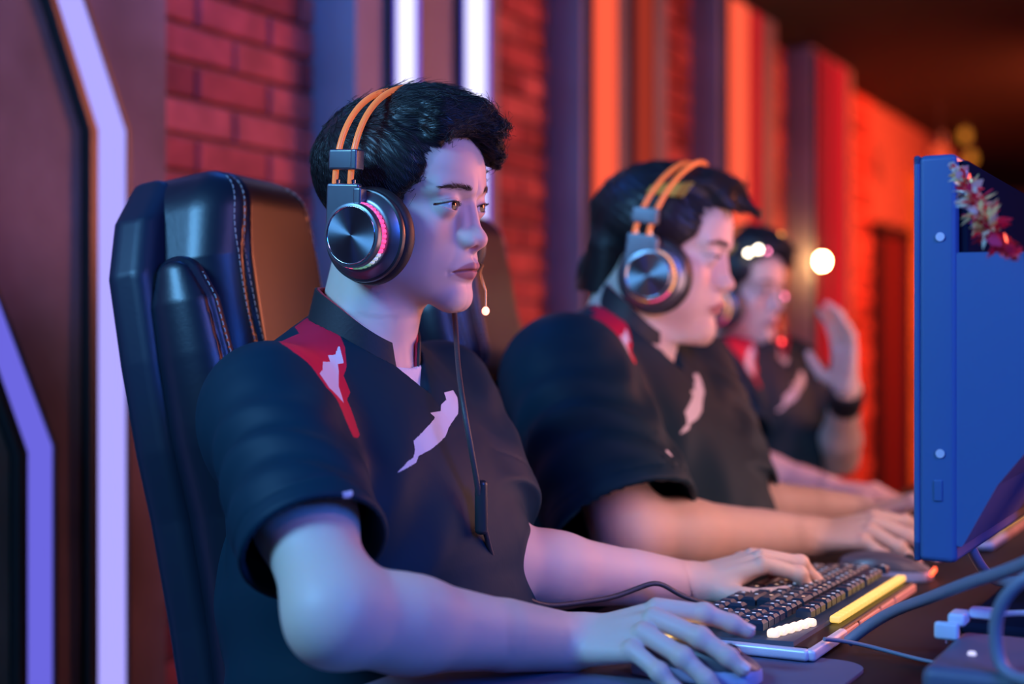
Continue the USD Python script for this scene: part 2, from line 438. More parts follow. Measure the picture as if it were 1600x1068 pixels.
def lid_gap(l, u, H):
    """Below 0 inside the opening between the lids (l already mirrored to be positive)."""
    t = np.clip((l - 17.0) / 29.0, -0.3, 1.3)                # 0 inner, 1 outer corner
    base = -2.2 + 3.0 * t
    bow = np.clip(4 * t * (1 - t), -1, 1)
    skew = bow * (1 + 0.35 * (0.5 - t))
    up = base + H["lid_up"] * skew
    low = base - H["lid_low"] * bow * (1 - 0.2 * (0.5 - t))
    return np.maximum(u - up, low - u), up, low

def head_sdf(H):
    ck, jw, nk = H["cheek"], H["jaw"], H["neck"]
    def f(p):
        m = np.stack([p[:, 0], np.abs(p[:, 1]), p[:, 2]], 1)
        d = ell(p, (-10, 0, 40), (92, 76, 73))
        d = smin(d, ell(p, (36, 0, 36), (53, 60, 50)), 18)
        d = smin(d, ell(p, (23, 0, -34), (53, 57 * ck, 66)), 16)
        d = smin(d, cap(m, (8, 44 * jw, -62), (65, 12 * jw, -97), 17, 12), 30)
        d = smin(d, cap(m, (-2, 50 * jw, -28), (8, 44 * jw, -62), 17, 17), 34)
        d = smin(d, ell(m, (44, 37 * ck, -27), (25, 22, 20)), 22)                       # cheek bone
        d = smin(d, ell(m, (40, 29 * ck, -58), (25, 21 * ck, 26)), 26)                  # cheek
        d = smin(d, ell(p, (60, 0, -60), (29, 30, 27)), 16)                             # muzzle
        d = smin(d, ell(p, (66, 0, -98), (14.5, 17, 14)), 18)                             # chin
        d = smin(d, cap(m, (83, 8, 18), (68, 43, 18), 7.5, 7), 14)                      # brow
        d = smax(d, -ell(m, (91, 32, -1), (11, 18, 10)), 16)                            # socket
        d = smax(d, -ell(m, (98, 33, -12), (11, 13, 7)), 18)
        # nose
        n = cap(p, (82.5, 0, 8), (90.5, 0, -27), 5.0, 6.5)
        n = smin(n, cap(m, (76, 7, 0), (80, 10, -30), 5, 8), 10)
        n = smin(n, ell(p, (92.5, 0, -34.5), (11.5, 10.5, 9.0)), 9)
        n = smin(n, ell(m, (86, 12.2, -37), (11, 6.5, 7.4)), 7)
        n = smin(n, cap(p, (95.5, 0, -40), (89, 0, -45.0), 3.6, 4.5), 5)
        n = smax(n, -ell(m, (91.0, 7.0, -43.6), (6.2, 3.2, 4.0)), 2.0)
        d = smin(d, n, 6)
        # lids
        e = m - np.array([H["eye_f"], 30.5, 0], np.float32)
        d = smin(d, np.sqrt((e * e).sum(1)) - 13.2, 9)
        gap, up, low = lid_gap(m[:, 1], m[:, 2], H)
        crease = np.abs(m[:, 2] - (up + 2.6 + 0.8 * np.clip(1 - np.abs(m[:, 1] - 31) / 16, 0, 1)))
        front = np.clip((m[:, 0] - 60) / 8, 0, 1)
        d = d + front * 0.45 * np.exp(-(crease / 0.9) ** 2) * np.clip((15.5 - np.abs(m[:, 1] - 32)) / 5, 0, 1)
        hole = np.maximum(gap, np.sqrt((e * e).sum(1)) - 15.5)
        hole = np.maximum(hole, 62 - m[:, 0])
        d = smax(d, -hole, 0.8)
        # mouth
        wl = m[:, 1]
        x = np.clip(wl / 25.0, 0, 1.2)
        part = -67.0 - 3.0 * x * x + 0.9 * np.exp(-(wl / 5.0) ** 2) * -1.0
        ul = cap(m, (88.6, 4.2, -62.6), (75, 24, -68.6), 4.6, 2.4)
        ul = smin(ul, cap(p, (88.2, -3, -63.4), (88.2, 3, -63.4), 4.0), 3)
        ll = cap(m, (85.2, 0, -72.2), (73, 22, -71.0), 5.2, 2.4)
        d = smin(d, ul, 5.5)
        d = smin(d, ll, 6.5)
        slit = np.abs(m[:, 2] - part)
        on = np.clip((27 - wl) / 4, 0, 1) * np.clip((m[:, 0] - 66) / 5, 0, 1)
        d = d + on * 2.3 * np.exp(-(slit / 1.0) ** 2)
        d = d + 0.9 * np.exp(-((wl - 27.5) / 3.2) ** 2 - ((m[:, 2] + 70.5) / 3.2) ** 2) * front      # corner dimple
        d = d + 1.0 * np.exp(-(wl / 3.0) ** 2 - ((m[:, 2] + 54.5) / 5.0) ** 2) * front               # philtrum
        d = d + 1.2 * np.exp(-(wl / 15.0) ** 2 - ((m[:, 2] + 83.5) / 5.0) ** 2) * front              # under the lip
        fold = np.abs(wl - (19 + (-m[:, 2] - 40) * 0.42))
        d = d + 0.5 * np.exp(-(fold / 4.0) ** 2) * np.clip((m[:, 2] + 66) / 8, 0, 1) * np.clip((-36 - m[:, 2]) / 8, 0, 1) * front
        # neck
        d = smin(d, cap(p, (-22, 0, -40), H["neck_to"], 53 * nk, 56 * nk), 20)
        if H.get("double_chin"):
            d = smin(d, ell(p, (42, 0, -108), (36, 40, 20)), 22)
        return d
    return f

def head_tint(H, v):
    """Base colours on the head: skin, lips, brows, lash line, shaved hair at the temples."""
    m = v * np.array([1, 0, 1]) + np.abs(v) * np.array([0, 1, 0])
    skin, red, lip, dark = (np.array(c) for c in H["tints"])
    col = np.tile(skin, (len(v), 1))
    def over(c, w):
        col[:] = col + (c - col) * np.clip(w, 0, 1)[:, None]
    front = np.clip((m[:, 0] - 55) / 8, 0, 1)
    over(red, 0.55 * np.exp(-((m - [70, 36, -30]) ** 2 / [900, 200, 170]).sum(1)) * front)
    over(red, 0.7 * np.exp(-((m - [98, 0, -38]) ** 2 / [200, 120, 90]).sum(1)))
    over(red, 0.5 * np.exp(-((m - [80, 32, -9]) ** 2 / [400, 120, 20]).sum(1)) * front)
    x = m[:, 1] / 25.0
    bow = np.clip(1 - x * x, 0, 1)
    up = -67.5 - 2.5 * x * x + 9.2 * bow ** 0.8 - 1.7 * np.exp(-(m[:, 1] / 3.0) ** 2)
    low = -67.5 - 2.5 * x * x - 10.6 * bow ** 0.75
    lipd = np.maximum(m[:, 2] - up, low - m[:, 2])
    over(lip, np.clip(0.5 - lipd / 1.6, 0, 1) * front * (m[:, 1] < 25.5))
    part = -67.0 - 3.0 * np.clip(x, 0, 1.2) ** 2
    over(lip * 0.25, 0.8 * np.exp(-((m[:, 2] - part) / 0.9) ** 2) * np.clip((27 - m[:, 1]) / 3, 0, 1) * front)
    t = np.clip((m[:, 1] - 13) / 37.0, 0, 1)
    line = 17.0 + H["brow"] * np.sin(t * 2.35) - 1.2 * t
    thick = 4.6 * np.clip(0.55 + 1.2 * t, 0, 1) * np.clip((1.04 - t) * 2.6, 0, 1)
    on = ((m[:, 1] > 11) & (m[:, 1] < 52)) * np.clip((m[:, 1] - 11) / 4, 0, 1)
    over(dark, 0.55 * on * np.exp(-(np.abs(m[:, 2] - line) / np.maximum(thick, 0.3)) ** 1.7) * front)
    gap, ul, ll = lid_gap(m[:, 1], m[:, 2], H)
    near = np.clip((14.8 - np.abs(m[:, 1] - 31.0)) / 3, 0, 1) * front
    over(dark * 0.6, near * 0.85 * np.exp(-((m[:, 2] - ul - 0.7) / 1.1) ** 2))
    over(red * 0.8, near * 0.5 * np.exp(-((m[:, 2] - ll + 0.5) / 0.9) ** 2))
    over(red * 0.75, near * 0.35 * np.exp(-((m[:, 2] - ul - 3.4) / 0.8) ** 2))
    over(dark * 0.8, np.clip(0.5 - H["hairline"](v) / 9.0, 0, 1) * 0.85)
    return col
# ---------------------------------------------------------------- hair, in head millimetres: a mass with a swept-up fringe, and loose strands combed over it
def hair_sdf(K):
    def f(p):
        l = p[:, 1]
        m = np.stack([p[:, 0], np.abs(l), p[:, 2]], 1)
        d = ell(p, (-12, 0, 42), (98, 80, 80))
        d = smin(d, ell(p, (24, 2, 96), (62, 60, K["top"])), 14)
        d = smin(d, ell(m, (8, 58, 36), (46, K.get("side", 20), 42)), 14)
        for a, b, r0, r1 in K["locks"]:
            d = smin(d, cap(p, a, b, r0, r1), 12)
        g = np.interp(p[:, 2], [-60, -30, 11, 26, 37, 65, 76, 95], [20, 24, 37, 55, 61, 70, 79, 79])
        capu = np.interp(l, *K["fringe"])
        face = np.maximum(g - p[:, 0], p[:, 2] - capu)
        d = smax(d, -face, 5)
        d = smax(d, -(p[:, 2] - K.get("nape", -46) + 0.1 * p[:, 0]), 6)
        gro = np.sin(p[:, 2] * 0.55 + p[:, 0] * 0.32 + 2.2 * np.sin(l * 0.10 + p[:, 0] * 0.05)) + 0.6 * np.sin(l * 0.62 + p[:, 2] * 0.2 + 1.5 * np.sin(p[:, 0] * 0.12))
        return d + 0.4 * gro * np.clip((p[:, 2] - 10) / 30, 0.3, 1)
    return f

HAIR1 = dict(top=35, fringe=([-60, -30, 0, 12, 25, 45], [60, 74, 73, 62, 48, 36]),
             locks=[((62, -30, 96), (84, -2, 95), 18, 17), ((84, 0, 97), (101, 12, 84), 16, 10), ((92, 14, 86), (98, 28, 58), 13, 6), ((80, 30, 80), (84, 44, 52), 14, 7), ((66, -42, 78), (78, -18, 88), 13, 11)])
HAIR2 = dict(top=30, fringe=([-60, -30, 0, 12, 25, 45], [58, 66, 66, 66, 64, 50]),
             locks=[((60, -30, 96), (84, -2, 92), 16, 15), ((80, -12, 88), (116, -4, 70), 15, 5), ((80, 14, 88), (112, 12, 66), 15, 5), ((78, -30, 80), (98, -30, 62), 13, 5)])

def add_hair(P, K, count, res, seed, length=1.0, width=0.55):
    hf = hair_sdf(K)
    rng = np.random.default_rng(seed)
    v, q, n = nets(hf, (-130, -110, -70), (135, 110, 145), res)
    to = lambda x: P.O + 0.001 * P.hs * x @ P.A
    define(P.path + "/hair", to(v), q, n @ P.A, M["hair"])
    if not count:
        return
    tri = np.concatenate([q[:, [0, 1, 2]], q[:, [0, 2, 3]]])
    area = np.linalg.norm(np.cross(v[tri[:, 1]] - v[tri[:, 0]], v[tri[:, 2]] - v[tri[:, 0]]), axis=1)
    c = v[tri].mean(1)
    wgt = area * (c[:, 2] > -35) * np.where(c[:, 0] > 40, 1.8, 1.0) * np.where((c[:, 1] > 30) & (c[:, 0] < 40), 0.3, 1)
    g = np.interp(c[:, 2], [-60, -30, 11, 26, 37, 65, 76, 95], [20, 24, 37, 55, 61, 70, 79, 79])
    wgt = wgt * (hf(c.astype(np.float32)) < 5)
    pick = rng.choice(len(tri), count, p=wgt / wgt.sum())
    b = rng.dirichlet((1, 1, 1), count)
    p = (v[tri[pick]] * b[:, :, None]).sum(1)
    up = np.clip((p[:, 2] - 55) / 35, 0, 1)[:, None]
    d0 = np.array([0.55, 0.0, -0.75]) * (1 - up) + np.array([0.85, 0.28, 0.18]) * up
    back = np.clip((-30 - p[:, 0]) / 40, 0, 1)[:, None]
    d0 = d0 * (1 - back) + np.array([-0.25, 0.0, -0.95]) * back * (1 - up * 0.7) + np.array([0.0, 0.2, 0.3]) * back * up
    d0 += rng.normal(0, 0.16, (count, 3))
    long = (rng.uniform(18, 34, count) + 16 * up[:, 0] * rng.uniform(0, 1, count)) * length
    hug_h = rng.uniform(0.3, 1.6, count) + (rng.random(count) < 0.17) * rng.uniform(1, 7, count) * up[:, 0]
    pts, k = [p - 1.0 * gradient(hf, p, 0.5)[0]], 7
    curl = rng.normal(0, 0.28, (count, 3))
    for s in range(1, k):
        nn, _ = gradient(hf, p.astype(np.float32), 0.6)
        d = d0 + curl * (s / k)
        d = d - nn * ((d * nn).sum(1) * 0.92)[:, None]
        d /= np.linalg.norm(d, axis=1, keepdims=True)
        p = p + d * (long / (k - 1))[:, None]
        sd = hf(p.astype(np.float32))
        want = hug_h * (s / (k - 1)) ** 1.3
        p = p + nn * np.clip(want - sd, -2.5, 3.0)[:, None] * 0.8
        pts.append(p.copy())
    st = np.stack(pts, 1)
    w = width * np.array([1, 1, 1, 0.9, 0.8, 0.6, 0.25]) * 0.001 * P.hs
    curves(P.path + "/hair_strands", to(st.reshape(-1, 3)).reshape(st.shape), w[None] * rng.uniform(0.7, 1.2, (count, 1)), M["hair"])

def add_brows(P, H, count, seed, wide=1.0):
    """Short hairs of the brows and the upper lashes."""
    rng = np.random.default_rng(seed)
    hf = head_sdf({**H, "neck_to": (-60, 0, -150)})
    for side in (-1, 1):
        t = rng.beta(1.3, 1.3, count)
        line = 17.0 + H["brow"] * np.sin(t * 2.35) - 1.2 * t + rng.normal(0, 1.0, count) * (1.5 * np.clip(0.5 + t, 0, 1) * np.clip((1.05 - t) * 2, 0.2, 1))
        l = 12.5 + t * 37
        p = np.stack([np.full(count, 100.0), l * side, line], 1)
        for _ in range(40):
            p[:, 0] -= np.clip(hf(p.astype(np.float32)), -4, 4) * 0.9
        d = np.stack([-0.25 - 0.3 * t, side * (0.45 + 0.5 * t), 0.75 - 0.95 * t], 1) + rng.normal(0, 0.15, (count, 3))
        nn, _ = gradient(hf, p.astype(np.float32), 0.5)
        d -= nn * ((d * nn).sum(1) - 0.12)[:, None]
        ln = rng.uniform(4, 7.5, count)
        st = np.stack([p + nn * 0.1 + d * (ln * s)[:, None] for s in (0, 0.33, 0.66, 1)], 1)
        curves(numbered(P.path + "/eyebrow"), (P.O + 0.001 * P.hs * st.reshape(-1, 3) @ P.A).reshape(st.shape), np.array([[0.22, 0.22, 0.17, 0.06]]) * 0.001 * wide * np.ones((count, 1)), M["hair"])
        m = 60
        t = np.linspace(0.06, 0.95, m)
        l = 17 + 29 * t
        gap, up, low = lid_gap(l, np.zeros(m), H)
        p = np.stack([np.full(m, 96.0), l * side, up + 0.35], 1)
        for _ in range(40):
            p[:, 0] -= np.clip(hf(p.astype(np.float32)), -4, 4) * 0.9
        d = np.stack([0.85 - 0.5 * t, side * (t - 0.35) * 0.9, np.full(m, -0.12)], 1) + rng.normal(0, 0.08, (m, 3))
        cu = np.array([0, 0.1, 0.35, 0.8])
        ln = 4.0 + 2.0 * t
        st = np.stack([p + d * (ln * s)[:, None] + np.array([0, 0, 1.0]) * (ln * 0.35 * s * s)[:, None] for s in (0, 0.33, 0.66, 1)], 1)
        curves(numbered(P.path + "/eyelash"), (P.O + 0.001 * P.hs * st.reshape(-1, 3) @ P.A).reshape(st.shape), np.array([[0.25, 0.22, 0.15, 0.06]]) * 0.001 * wide * np.ones((m, 1)), M["hair"])
# ---------------------------------------------------------------- hands, in millimetres: x from the wrist to the fingers, y to the thumb, z out of the back of the hand
KNUCKLE = np.array([[88, 24, 3], [92, 4, 5], [86, -15, 3], [77, -32, -2]], float)
BONES = [(45, 27, 21), (49, 30, 22), (45, 28, 22), (35, 21, 19)]
GIRTH = [(9.8, 9.0, 8.3, 7.1), (9.9, 9.1, 8.4, 7.1), (9.5, 8.7, 8.0, 6.8), (8.4, 7.7, 7.1, 6.1)]

def hand_points(pose):
    """Joint positions: four fingers of 4 points and the thumb. pose: fingers [(splay, bend, bend, bend)], thumb three steps (azimuth, dip, length)."""
    out = []
    for k in range(4):
        sp, *bends = pose["fingers"][k]
        p, a, pts = KNUCKLE[k].copy(), 0.0, [KNUCKLE[k].copy()]
        for b, length in zip(bends, BONES[k]):
            a += math.radians(b)
            s = math.radians(sp)
            p = p + length * np.array([math.cos(a) * math.cos(s), math.cos(a) * math.sin(s), -math.sin(a)])
            pts.append(p.copy())
        out.append(pts)
    p, pts = np.array([20.0, 20.0, -8.0]), [np.array([20.0, 20.0, -8.0])]
    for az, dip, length in pose["thumb"]:
        a, d = math.radians(az), math.radians(dip)
        p = p + length * np.array([math.cos(a) * math.cos(d), math.sin(a) * math.cos(d), -math.sin(d)])
        pts.append(p.copy())
    return out, pts

def hand_sdf(pose):
    fingers, thumb = hand_points(pose)
    def f(p):
        d = cap(p, (-14, 8, 0), (12, 12, 0), 17, 14)
        d = smin(d, cap(p, (-14, -8, 0), (12, -12, 0), 17, 13), 10)
        for k in range(4):
            kn = KNUCKLE[k]
            d = smin(d, cap(p, (8, kn[1] * 0.55, 0), kn - [4, 0, 3], 12.5, 9.6), 12)
        d = smin(d, cap(p, thumb[0], thumb[1], 14.5, 10.5), 14)
        d = smin(d, ell(p, (40, 2, -7), (40, 30, 10)), 10)
        for k in range(4):
            c = fingers[k]
            g = GIRTH[k]
            q = cap(p, c[0], c[1], g[0], g[1])
            q = smin(q, cap(p, c[1], c[2], g[1], g[2]), 6)
            q = smin(q, cap(p, c[2], c[3] - (c[3] - c[2]) * 0.25, g[2], g[3]), 5)
            q = smin(q, sph(p, c[1] + [0, 0, 0.4], g[1] + 0.1), 4)
            d = smin(d, q, 4.0)
        t = cap(p, thumb[1], thumb[2], 10.5, 9.2)
        t = smin(t, cap(p, thumb[2], thumb[3], 9.4, 7.4), 3)
        return smin(d, t, 7)
    return f

def nails(pose):
    """(centre, along, out) of each nail in hand millimetres."""
    fingers, thumb = hand_points(pose)
    out = []
    for k in range(4):
        c = fingers[k]
        x = (c[3] - c[2]) / np.linalg.norm(c[3] - c[2])
        y = np.array([-math.sin(math.radians(pose["fingers"][k][0])), math.cos(math.radians(pose["fingers"][k][0])), 0])
        out.append((c[2] + (c[3] - c[2]) * 0.72, x, np.cross(x, y), GIRTH[k][3] + 0.25))
    x = (thumb[3] - thumb[2]) / np.linalg.norm(thumb[3] - thumb[2])
    z = np.array(pose.get("thumb_up", (0, 0.6, 0.8)), float); z -= x * (z @ x); z /= np.linalg.norm(z)
    out.append((thumb[2] + (thumb[3] - thumb[2]) * 0.8, x, z, 7.9))
    return out

def axes_from(x, up):
    x = np.asarray(x, float) / np.linalg.norm(x)
    z = np.asarray(up, float) - x * (np.dot(up, x)); z /= np.linalg.norm(z)
    return np.stack([x, np.cross(z, x), z])

def head_frame(yaw, pit, roll=0.0):
    yaw, pit, roll = map(math.radians, (yaw, pit, roll))
    F = np.array([math.sin(yaw) * math.cos(pit), -math.cos(yaw) * math.cos(pit), -math.sin(pit)])
    L = np.array([math.cos(yaw), math.sin(yaw), 0]); U = np.cross(F, L)
    return np.stack([F, L * math.cos(roll) + U * math.sin(roll), U * math.cos(roll) - L * math.sin(roll)])

# ---------------------------------------------------------------- people
M["skin"] = tinted("skin", 0.5, subsurface_weight=0.12, subsurface_scale=0.006, specular_ior_level=0.35)
M["eye"] = tinted("eye", 0.06)
M["hair"] = usdkit.material(stage, "/World/Looks/hair", {"p": ("principled_bsdf", {"base_color": (0.012, 0.010, 0.012), "roughness": 0.42, "specular_ior_level": 0.45})}, surface="p.BSDF")
M["jersey"] = usdkit.material(stage, "/World/Looks/jersey", {
    "a": ("attribute", {"attribute": "tint"}), "tc": ("texture_coordinate", {}),
    "w": ("noise_texture", {"scale": 420.0, "detail": 1}), "n": ("noise_texture", {"scale": 14.0, "detail": 3}), "ad": ("math", {"math_type": "multiply_add", "value2": 0.06}),
    "b": ("bump", {"strength": 0.3, "distance": 0.004}),
    "p": ("principled_bsdf", {"roughness": 0.55, "specular_ior_level": 0.14})},
    [("a.color", "p.base_color"), ("tc.object", "w.vector"), ("tc.object", "n.vector"), ("w.fac", "ad.value1"), ("n.fac", "ad.value3"), ("ad.value", "b.height"), ("b.normal", "p.normal")], surface="p.BSDF")
M["lining"] = principled("red_lining", (0.62, 0.02, 0.05), 0.6)
M["collar"] = principled("black_collar", (0.016, 0.018, 0.024), 0.6, bump=(300, 0.2))
M["tee"] = principled("white_cotton", (0.78, 0.76, 0.78), 0.8, bump=(500, 0.3))
M["trousers"] = principled("dark_trousers", (0.014, 0.015, 0.02), 0.75, bump=(250, 0.3))
M["nail"] = principled("nail", (0.82, 0.58, 0.52), 0.25)

class Person:
    pass

def polys(v2, shapes):
    import shapely
    out = np.zeros(len(v2), bool)
    for s in shapes:
        out |= shapely.contains_xy(Polygon(s), v2[:, 0], v2[:, 1])
    return out

def make_person(label, S):
    """S: shoulder mid B, torso axes, joints in the room, head place and angles, girth; see the calls below."""
    root = thing("person", label, "person", group=None)
    path = str(root.GetPath())
    B, hip = np.asarray(S["B"]), np.asarray(S["hip"])
    U = (B - hip) / np.linalg.norm(B - hip)
    F = S["F"] - U * (S["F"] @ U); F /= np.linalg.norm(F)
    T = np.stack([F, np.cross(U, F), U])                       # torso axes: forward, left, up
    g, sc, hw = S["girth"], S.get("scale", 1.0), S["half"]
    A = head_frame(*S["head_turn"])
    O = np.asarray(S["eyes"]) - 0.001 * S["H"]["head_scale"] * np.array([71, 0, 0]) @ A
    hs = S["H"]["head_scale"]
    base = ((B + T.T @ np.array([S.get("neck_f", -0.005), 0, 0.0]) - O) @ A.T) / (0.001 * hs)
    Hd = dict(S["H"]); Hd["neck_to"] = tuple(base)
    hf = head_sdf(Hd)
    head_m = lambda p: hf((((p - O) @ A.T) * (1000.0 / hs)).astype(np.float32)) * (0.001 * hs)
    tor = lambda p: ((p - B) @ T.T).astype(np.float32)
    L = np.linalg.norm(B - hip)

    def torso(p):
        q = tor(p)
        m = np.stack([q[:, 0], np.abs(q[:, 1]), q[:, 2]], 1)
        d = ell(q, (0.005, 0, -0.175), (0.108 * g, 0.160 * g, 0.200))
        d = smin(d, cap(m, (-0.01, 0.04, -0.03), (-0.005, hw - 0.025, -0.035), 0.068, 0.054), 0.06)
        d = smin(d, cap(m, (-0.022, 0.0, 0.035), (-0.015, hw - 0.03, -0.03), 0.047, 0.040), 0.05)
        ms = np.stack([q[:, 0], np.sqrt(q[:, 1] ** 2 + 0.0012), q[:, 2]], 1).astype(np.float32)
        d = smin(d, ell(ms, (0.055, 0.075, -0.12), (0.058 * g, 0.085, 0.08)), 0.07)
        d = smin(d, ell(q, (0.025 + S.get("belly", 0.0), 0, -0.62 * L), (0.118 * g + S.get("belly", 0), 0.150 * g, 0.20)), 0.10)
        return smin(d, ell(q, (0.0, 0, -L), (0.13 * g, 0.175 * g, 0.13)), 0.06)

    arms = []
    for side in ("right", "left"):
        s, e, w = (np.asarray(S[side][k]) for k in ("shoulder", "elbow", "wrist"))
        hx, hup, pose = S[side]["point"], S[side]["up"], S[side]["pose"]
        X = axes_from(hx, hup)
        if side == "left":
            X = X * np.array([[1], [-1], [1]])
        hd = hand_sdf(pose)
        arms.append((s, e, w, X, hd, pose, side))
    ag = S.get("arm_girth", 1.0)

    def arm(p, a):
        s, e, w = a[:3]
        d = cap(p, s, e, 0.050 * ag, 0.037 * ag)
        d = smin(d, cap(p, e + (s - e) * 0.62, e + (s - e) * 0.42, 0.047 * ag, 0.045 * ag), 0.02)
        fw = w - e
        d = smin(d, cap(p, e, e + fw * 0.30, 0.0365 * ag, 0.0405 * ag), 0.035)
        d = smin(d, cap(p, e + fw * 0.25, w, 0.042 * ag, 0.0245 * ag), 0.015)
        side = a[3][1] * 0.008
        d = smin(d, smin(cap(p, e + fw * 0.7, w + side, 0.027 * ag, 0.020), cap(p, e + fw * 0.7, w - side, 0.027 * ag, 0.020), 0.01), 0.012)
        return d

    hand = lambda p, a: a[4]((((p - a[2]) @ a[3].T) * 1000).astype(np.float32)) * 0.001

    def body(p):
        d = smin(torso(p) + 0.004, np.minimum(arm(p, arms[0]), arm(p, arms[1])), 0.03)
        q = (p - O) @ A.T * (1000.0 / hs)
        neck = cap(q.astype(np.float32), (-22, 0, -40), Hd["neck_to"], 53 * Hd["neck"], 56 * Hd["neck"]) * (0.001 * hs)
        return smin(d, neck, 0.03)

    skin0 = np.array(S["H"]["tints"][0])
    pieces = []
    hv = lambda v: ((v - O) @ A.T) * (1000.0 / hs)
    cut = -118.0
    # head
    f_head = lambda p: smin(head_m(p), torso(p) + 0.004, 0.03)
    lo, hi = np.array([-130, -100, -150]), np.array([125, 100, 125])
    cs = np.array([[a, b, c] for a in (lo[0], hi[0]) for b in (lo[1], hi[1]) for c in (lo[2], hi[2])], float) * 0.001 * hs @ A + O
    v, q, n = nets(f_head, cs.min(0), cs.max(0), S["res_head"])
    v, q, n, _ = trim(v, q, n, hv(v)[:, 2] > cut - 4)
    pieces.append((v, q, n, head_tint(S["H"], hv(v))))
    # torso and arms
    allp = np.array([B, hip] + [x for a in arms for x in a[:3]])
    v, q, n = nets(body, allp.min(0) - 0.24, allp.max(0) + 0.20, S["res_body"])
    keep = (hv(v)[:, 2] < cut + 4) | (np.abs(tor(v)[:, 1]) > 0.2)
    for a in arms:
        keep &= ~((((v - a[2]) @ a[3].T)[:, 0] > 0.0) & (np.linalg.norm(v - a[2], axis=1) < 0.22) & (((v - a[1]) @ (a[2] - a[1])) / np.dot(a[2] - a[1], a[2] - a[1]) > 0.9))
    v, q, n, _ = trim(v, q, n, keep)
    pieces.append((v, q, n, np.tile(skin0, (len(v), 1))))
    # hands
    knuckle_red = np.array(S["H"]["tints"][1])
    for a in arms:
        fh = lambda p: smin(arm(p, a), hand(p, a), 0.012)
        c = a[2] + a[3][0] * 0.09
        v, q, n = nets(fh, c - 0.135, c + 0.135, S["res_hand"])
        x = ((v - a[2]) @ a[3].T)[:, 0]
        v, q, n, _ = trim(v, q, n, (x > -0.004) & (np.linalg.norm(v - a[2], axis=1) < 0.24))
        hp = ((v - a[2]) @ a[3].T) * 1000
        col = np.tile(skin0, (len(v), 1))
        fing, thumb = hand_points(a[5])
        wgt = np.zeros(len(v))
        for k in range(4):
            for j in (0, 1, 2):
                wgt = np.maximum(wgt, 0.35 * np.exp(-((hp - fing[k][j] - [0, 0, 6]) ** 2).sum(1) / 60))
            wgt = np.maximum(wgt, 0.5 * np.exp(-((hp - fing[k][3]) ** 2).sum(1) / 90))
        pieces.append((v, q, n, col + (knuckle_red - col) * wgt[:, None]))
        for k, (c0, x0, z0, rr) in enumerate(nails(a[5])):
            y0 = np.cross(z0, x0)
            vs, fs = [], []
            uu, ww = np.meshgrid(np.linspace(-1, 1, 9), np.linspace(-1, 1, 7), indexing="ij")
            rad = rr + 0.1
            lenx = 5.2 if k < 4 else 6.4
            wid = np.sqrt(np.clip(1 - np.abs(uu) ** 4 * 0.7, 0, 1))
            ang = ww * 0.62 * wid
            pts = c0 + (uu * lenx)[..., None] * x0 + (rad * np.sin(ang))[..., None] * y0 + (rad * np.cos(ang) - 0.25 * uu ** 2)[..., None] * z0
            pts = np.concatenate([pts.reshape(-1, 3), pts.reshape(-1, 3) - 0.9 * z0])
            i, j = np.meshgrid(range(8), range(6), indexing="ij")
            b0 = (i * 7 + j).ravel()
            top = np.stack([b0, b0 + 7, b0 + 8, b0 + 1], 1)
            fc = np.concatenate([top, top[:, ::-1] + 63])
            if a[6] == "left":
                fc = fc[:, ::-1]
            if S.get("nails", True):
                obj("fingernail", (a[2] + 0.001 * pts @ a[3], fc), M["nail"], root, smooth=60)
    nv, V, Q, N_, C = 0, [], [], [], []
    for v, q, n, c in pieces:
        V.append(v); Q.append(q + nv); N_.append(n); C.append(c); nv += len(v)
    define(path + "/body", np.concatenate(V), np.concatenate(Q), np.concatenate(N_), M["skin"], np.concatenate(C))
    # eyes
    ball = trimesh.creation.icosphere(4, 11.9)
    for s in (-1, 1):
        gz = np.array(S.get("gaze", (1, 0, 0)), float); gz /= np.linalg.norm(gz)
        ang = np.degrees(np.arccos(np.clip(ball.vertices @ gz / 11.9, -1, 1)))
        col = np.where((ang < 11)[:, None], [0.004, 0.003, 0.003], np.where((ang < 29.5)[:, None], [0.020, 0.009, 0.006], [0.60, 0.57, 0.56]))
        col = np.where(((ang > 27) & (ang < 31))[:, None], [0.02, 0.012, 0.01], col)
        define(numbered(path + "/eye"), O + 0.001 * hs * (ball.vertices + [S["H"]["eye_f"], 30.5 * s, 0]) @ A, ball.faces, (ball.vertices / 11.9) @ A, M["eye"], col)

    # jersey
    def sleeve(p, a, grow, t_end):
        s, e = a[0], a[1]
        ax = (e - s) / np.linalg.norm(e - s)
        ln = np.linalg.norm(e - s)
        r0, r1 = S.get("sleeve", (0.073, 0.080))
        t = (p - s) @ ax.astype(np.float32)
        wob = 0.0028 * np.sin(t * 95 + 2.5 * np.sin((p @ R0.astype(np.float32)) * 40)) * np.clip(t / 0.08, 0, 1) * np.clip((t_end * ln + 0.005 - t) / 0.05, 0.25, 1)
        return cap(p, s - ax * 0.0, s + ax * ln * 1.1, r0 + grow, r1 + grow) + wob, t - t_end * ln
    t_end = S.get("sleeve_end", 0.66)

    def folds(q):
        u, f, r = q[:, 2], q[:, 0], np.sqrt(q[:, 1] ** 2 + 0.0016)
        w = 0.006 * np.sin(u * 46 + 9 * np.abs(r) + 3.0 * np.sin(r * 21)) * np.clip((-0.18 - u) / 0.12, 0, 1)
        w += 0.004 * np.sin((u * 0.8 + np.abs(r)) * 70 + 4 * f) * np.exp(-((np.abs(r) - 0.12) / 0.05) ** 2 - ((u + 0.15) / 0.09) ** 2)
        w += 0.009 * np.exp(-((u + 0.30 + 0.5 * f) / 0.018) ** 2) * np.clip((f - 0.04) / 0.04, 0, 1)
        return w

    vee = S.get("vee", 0.0)

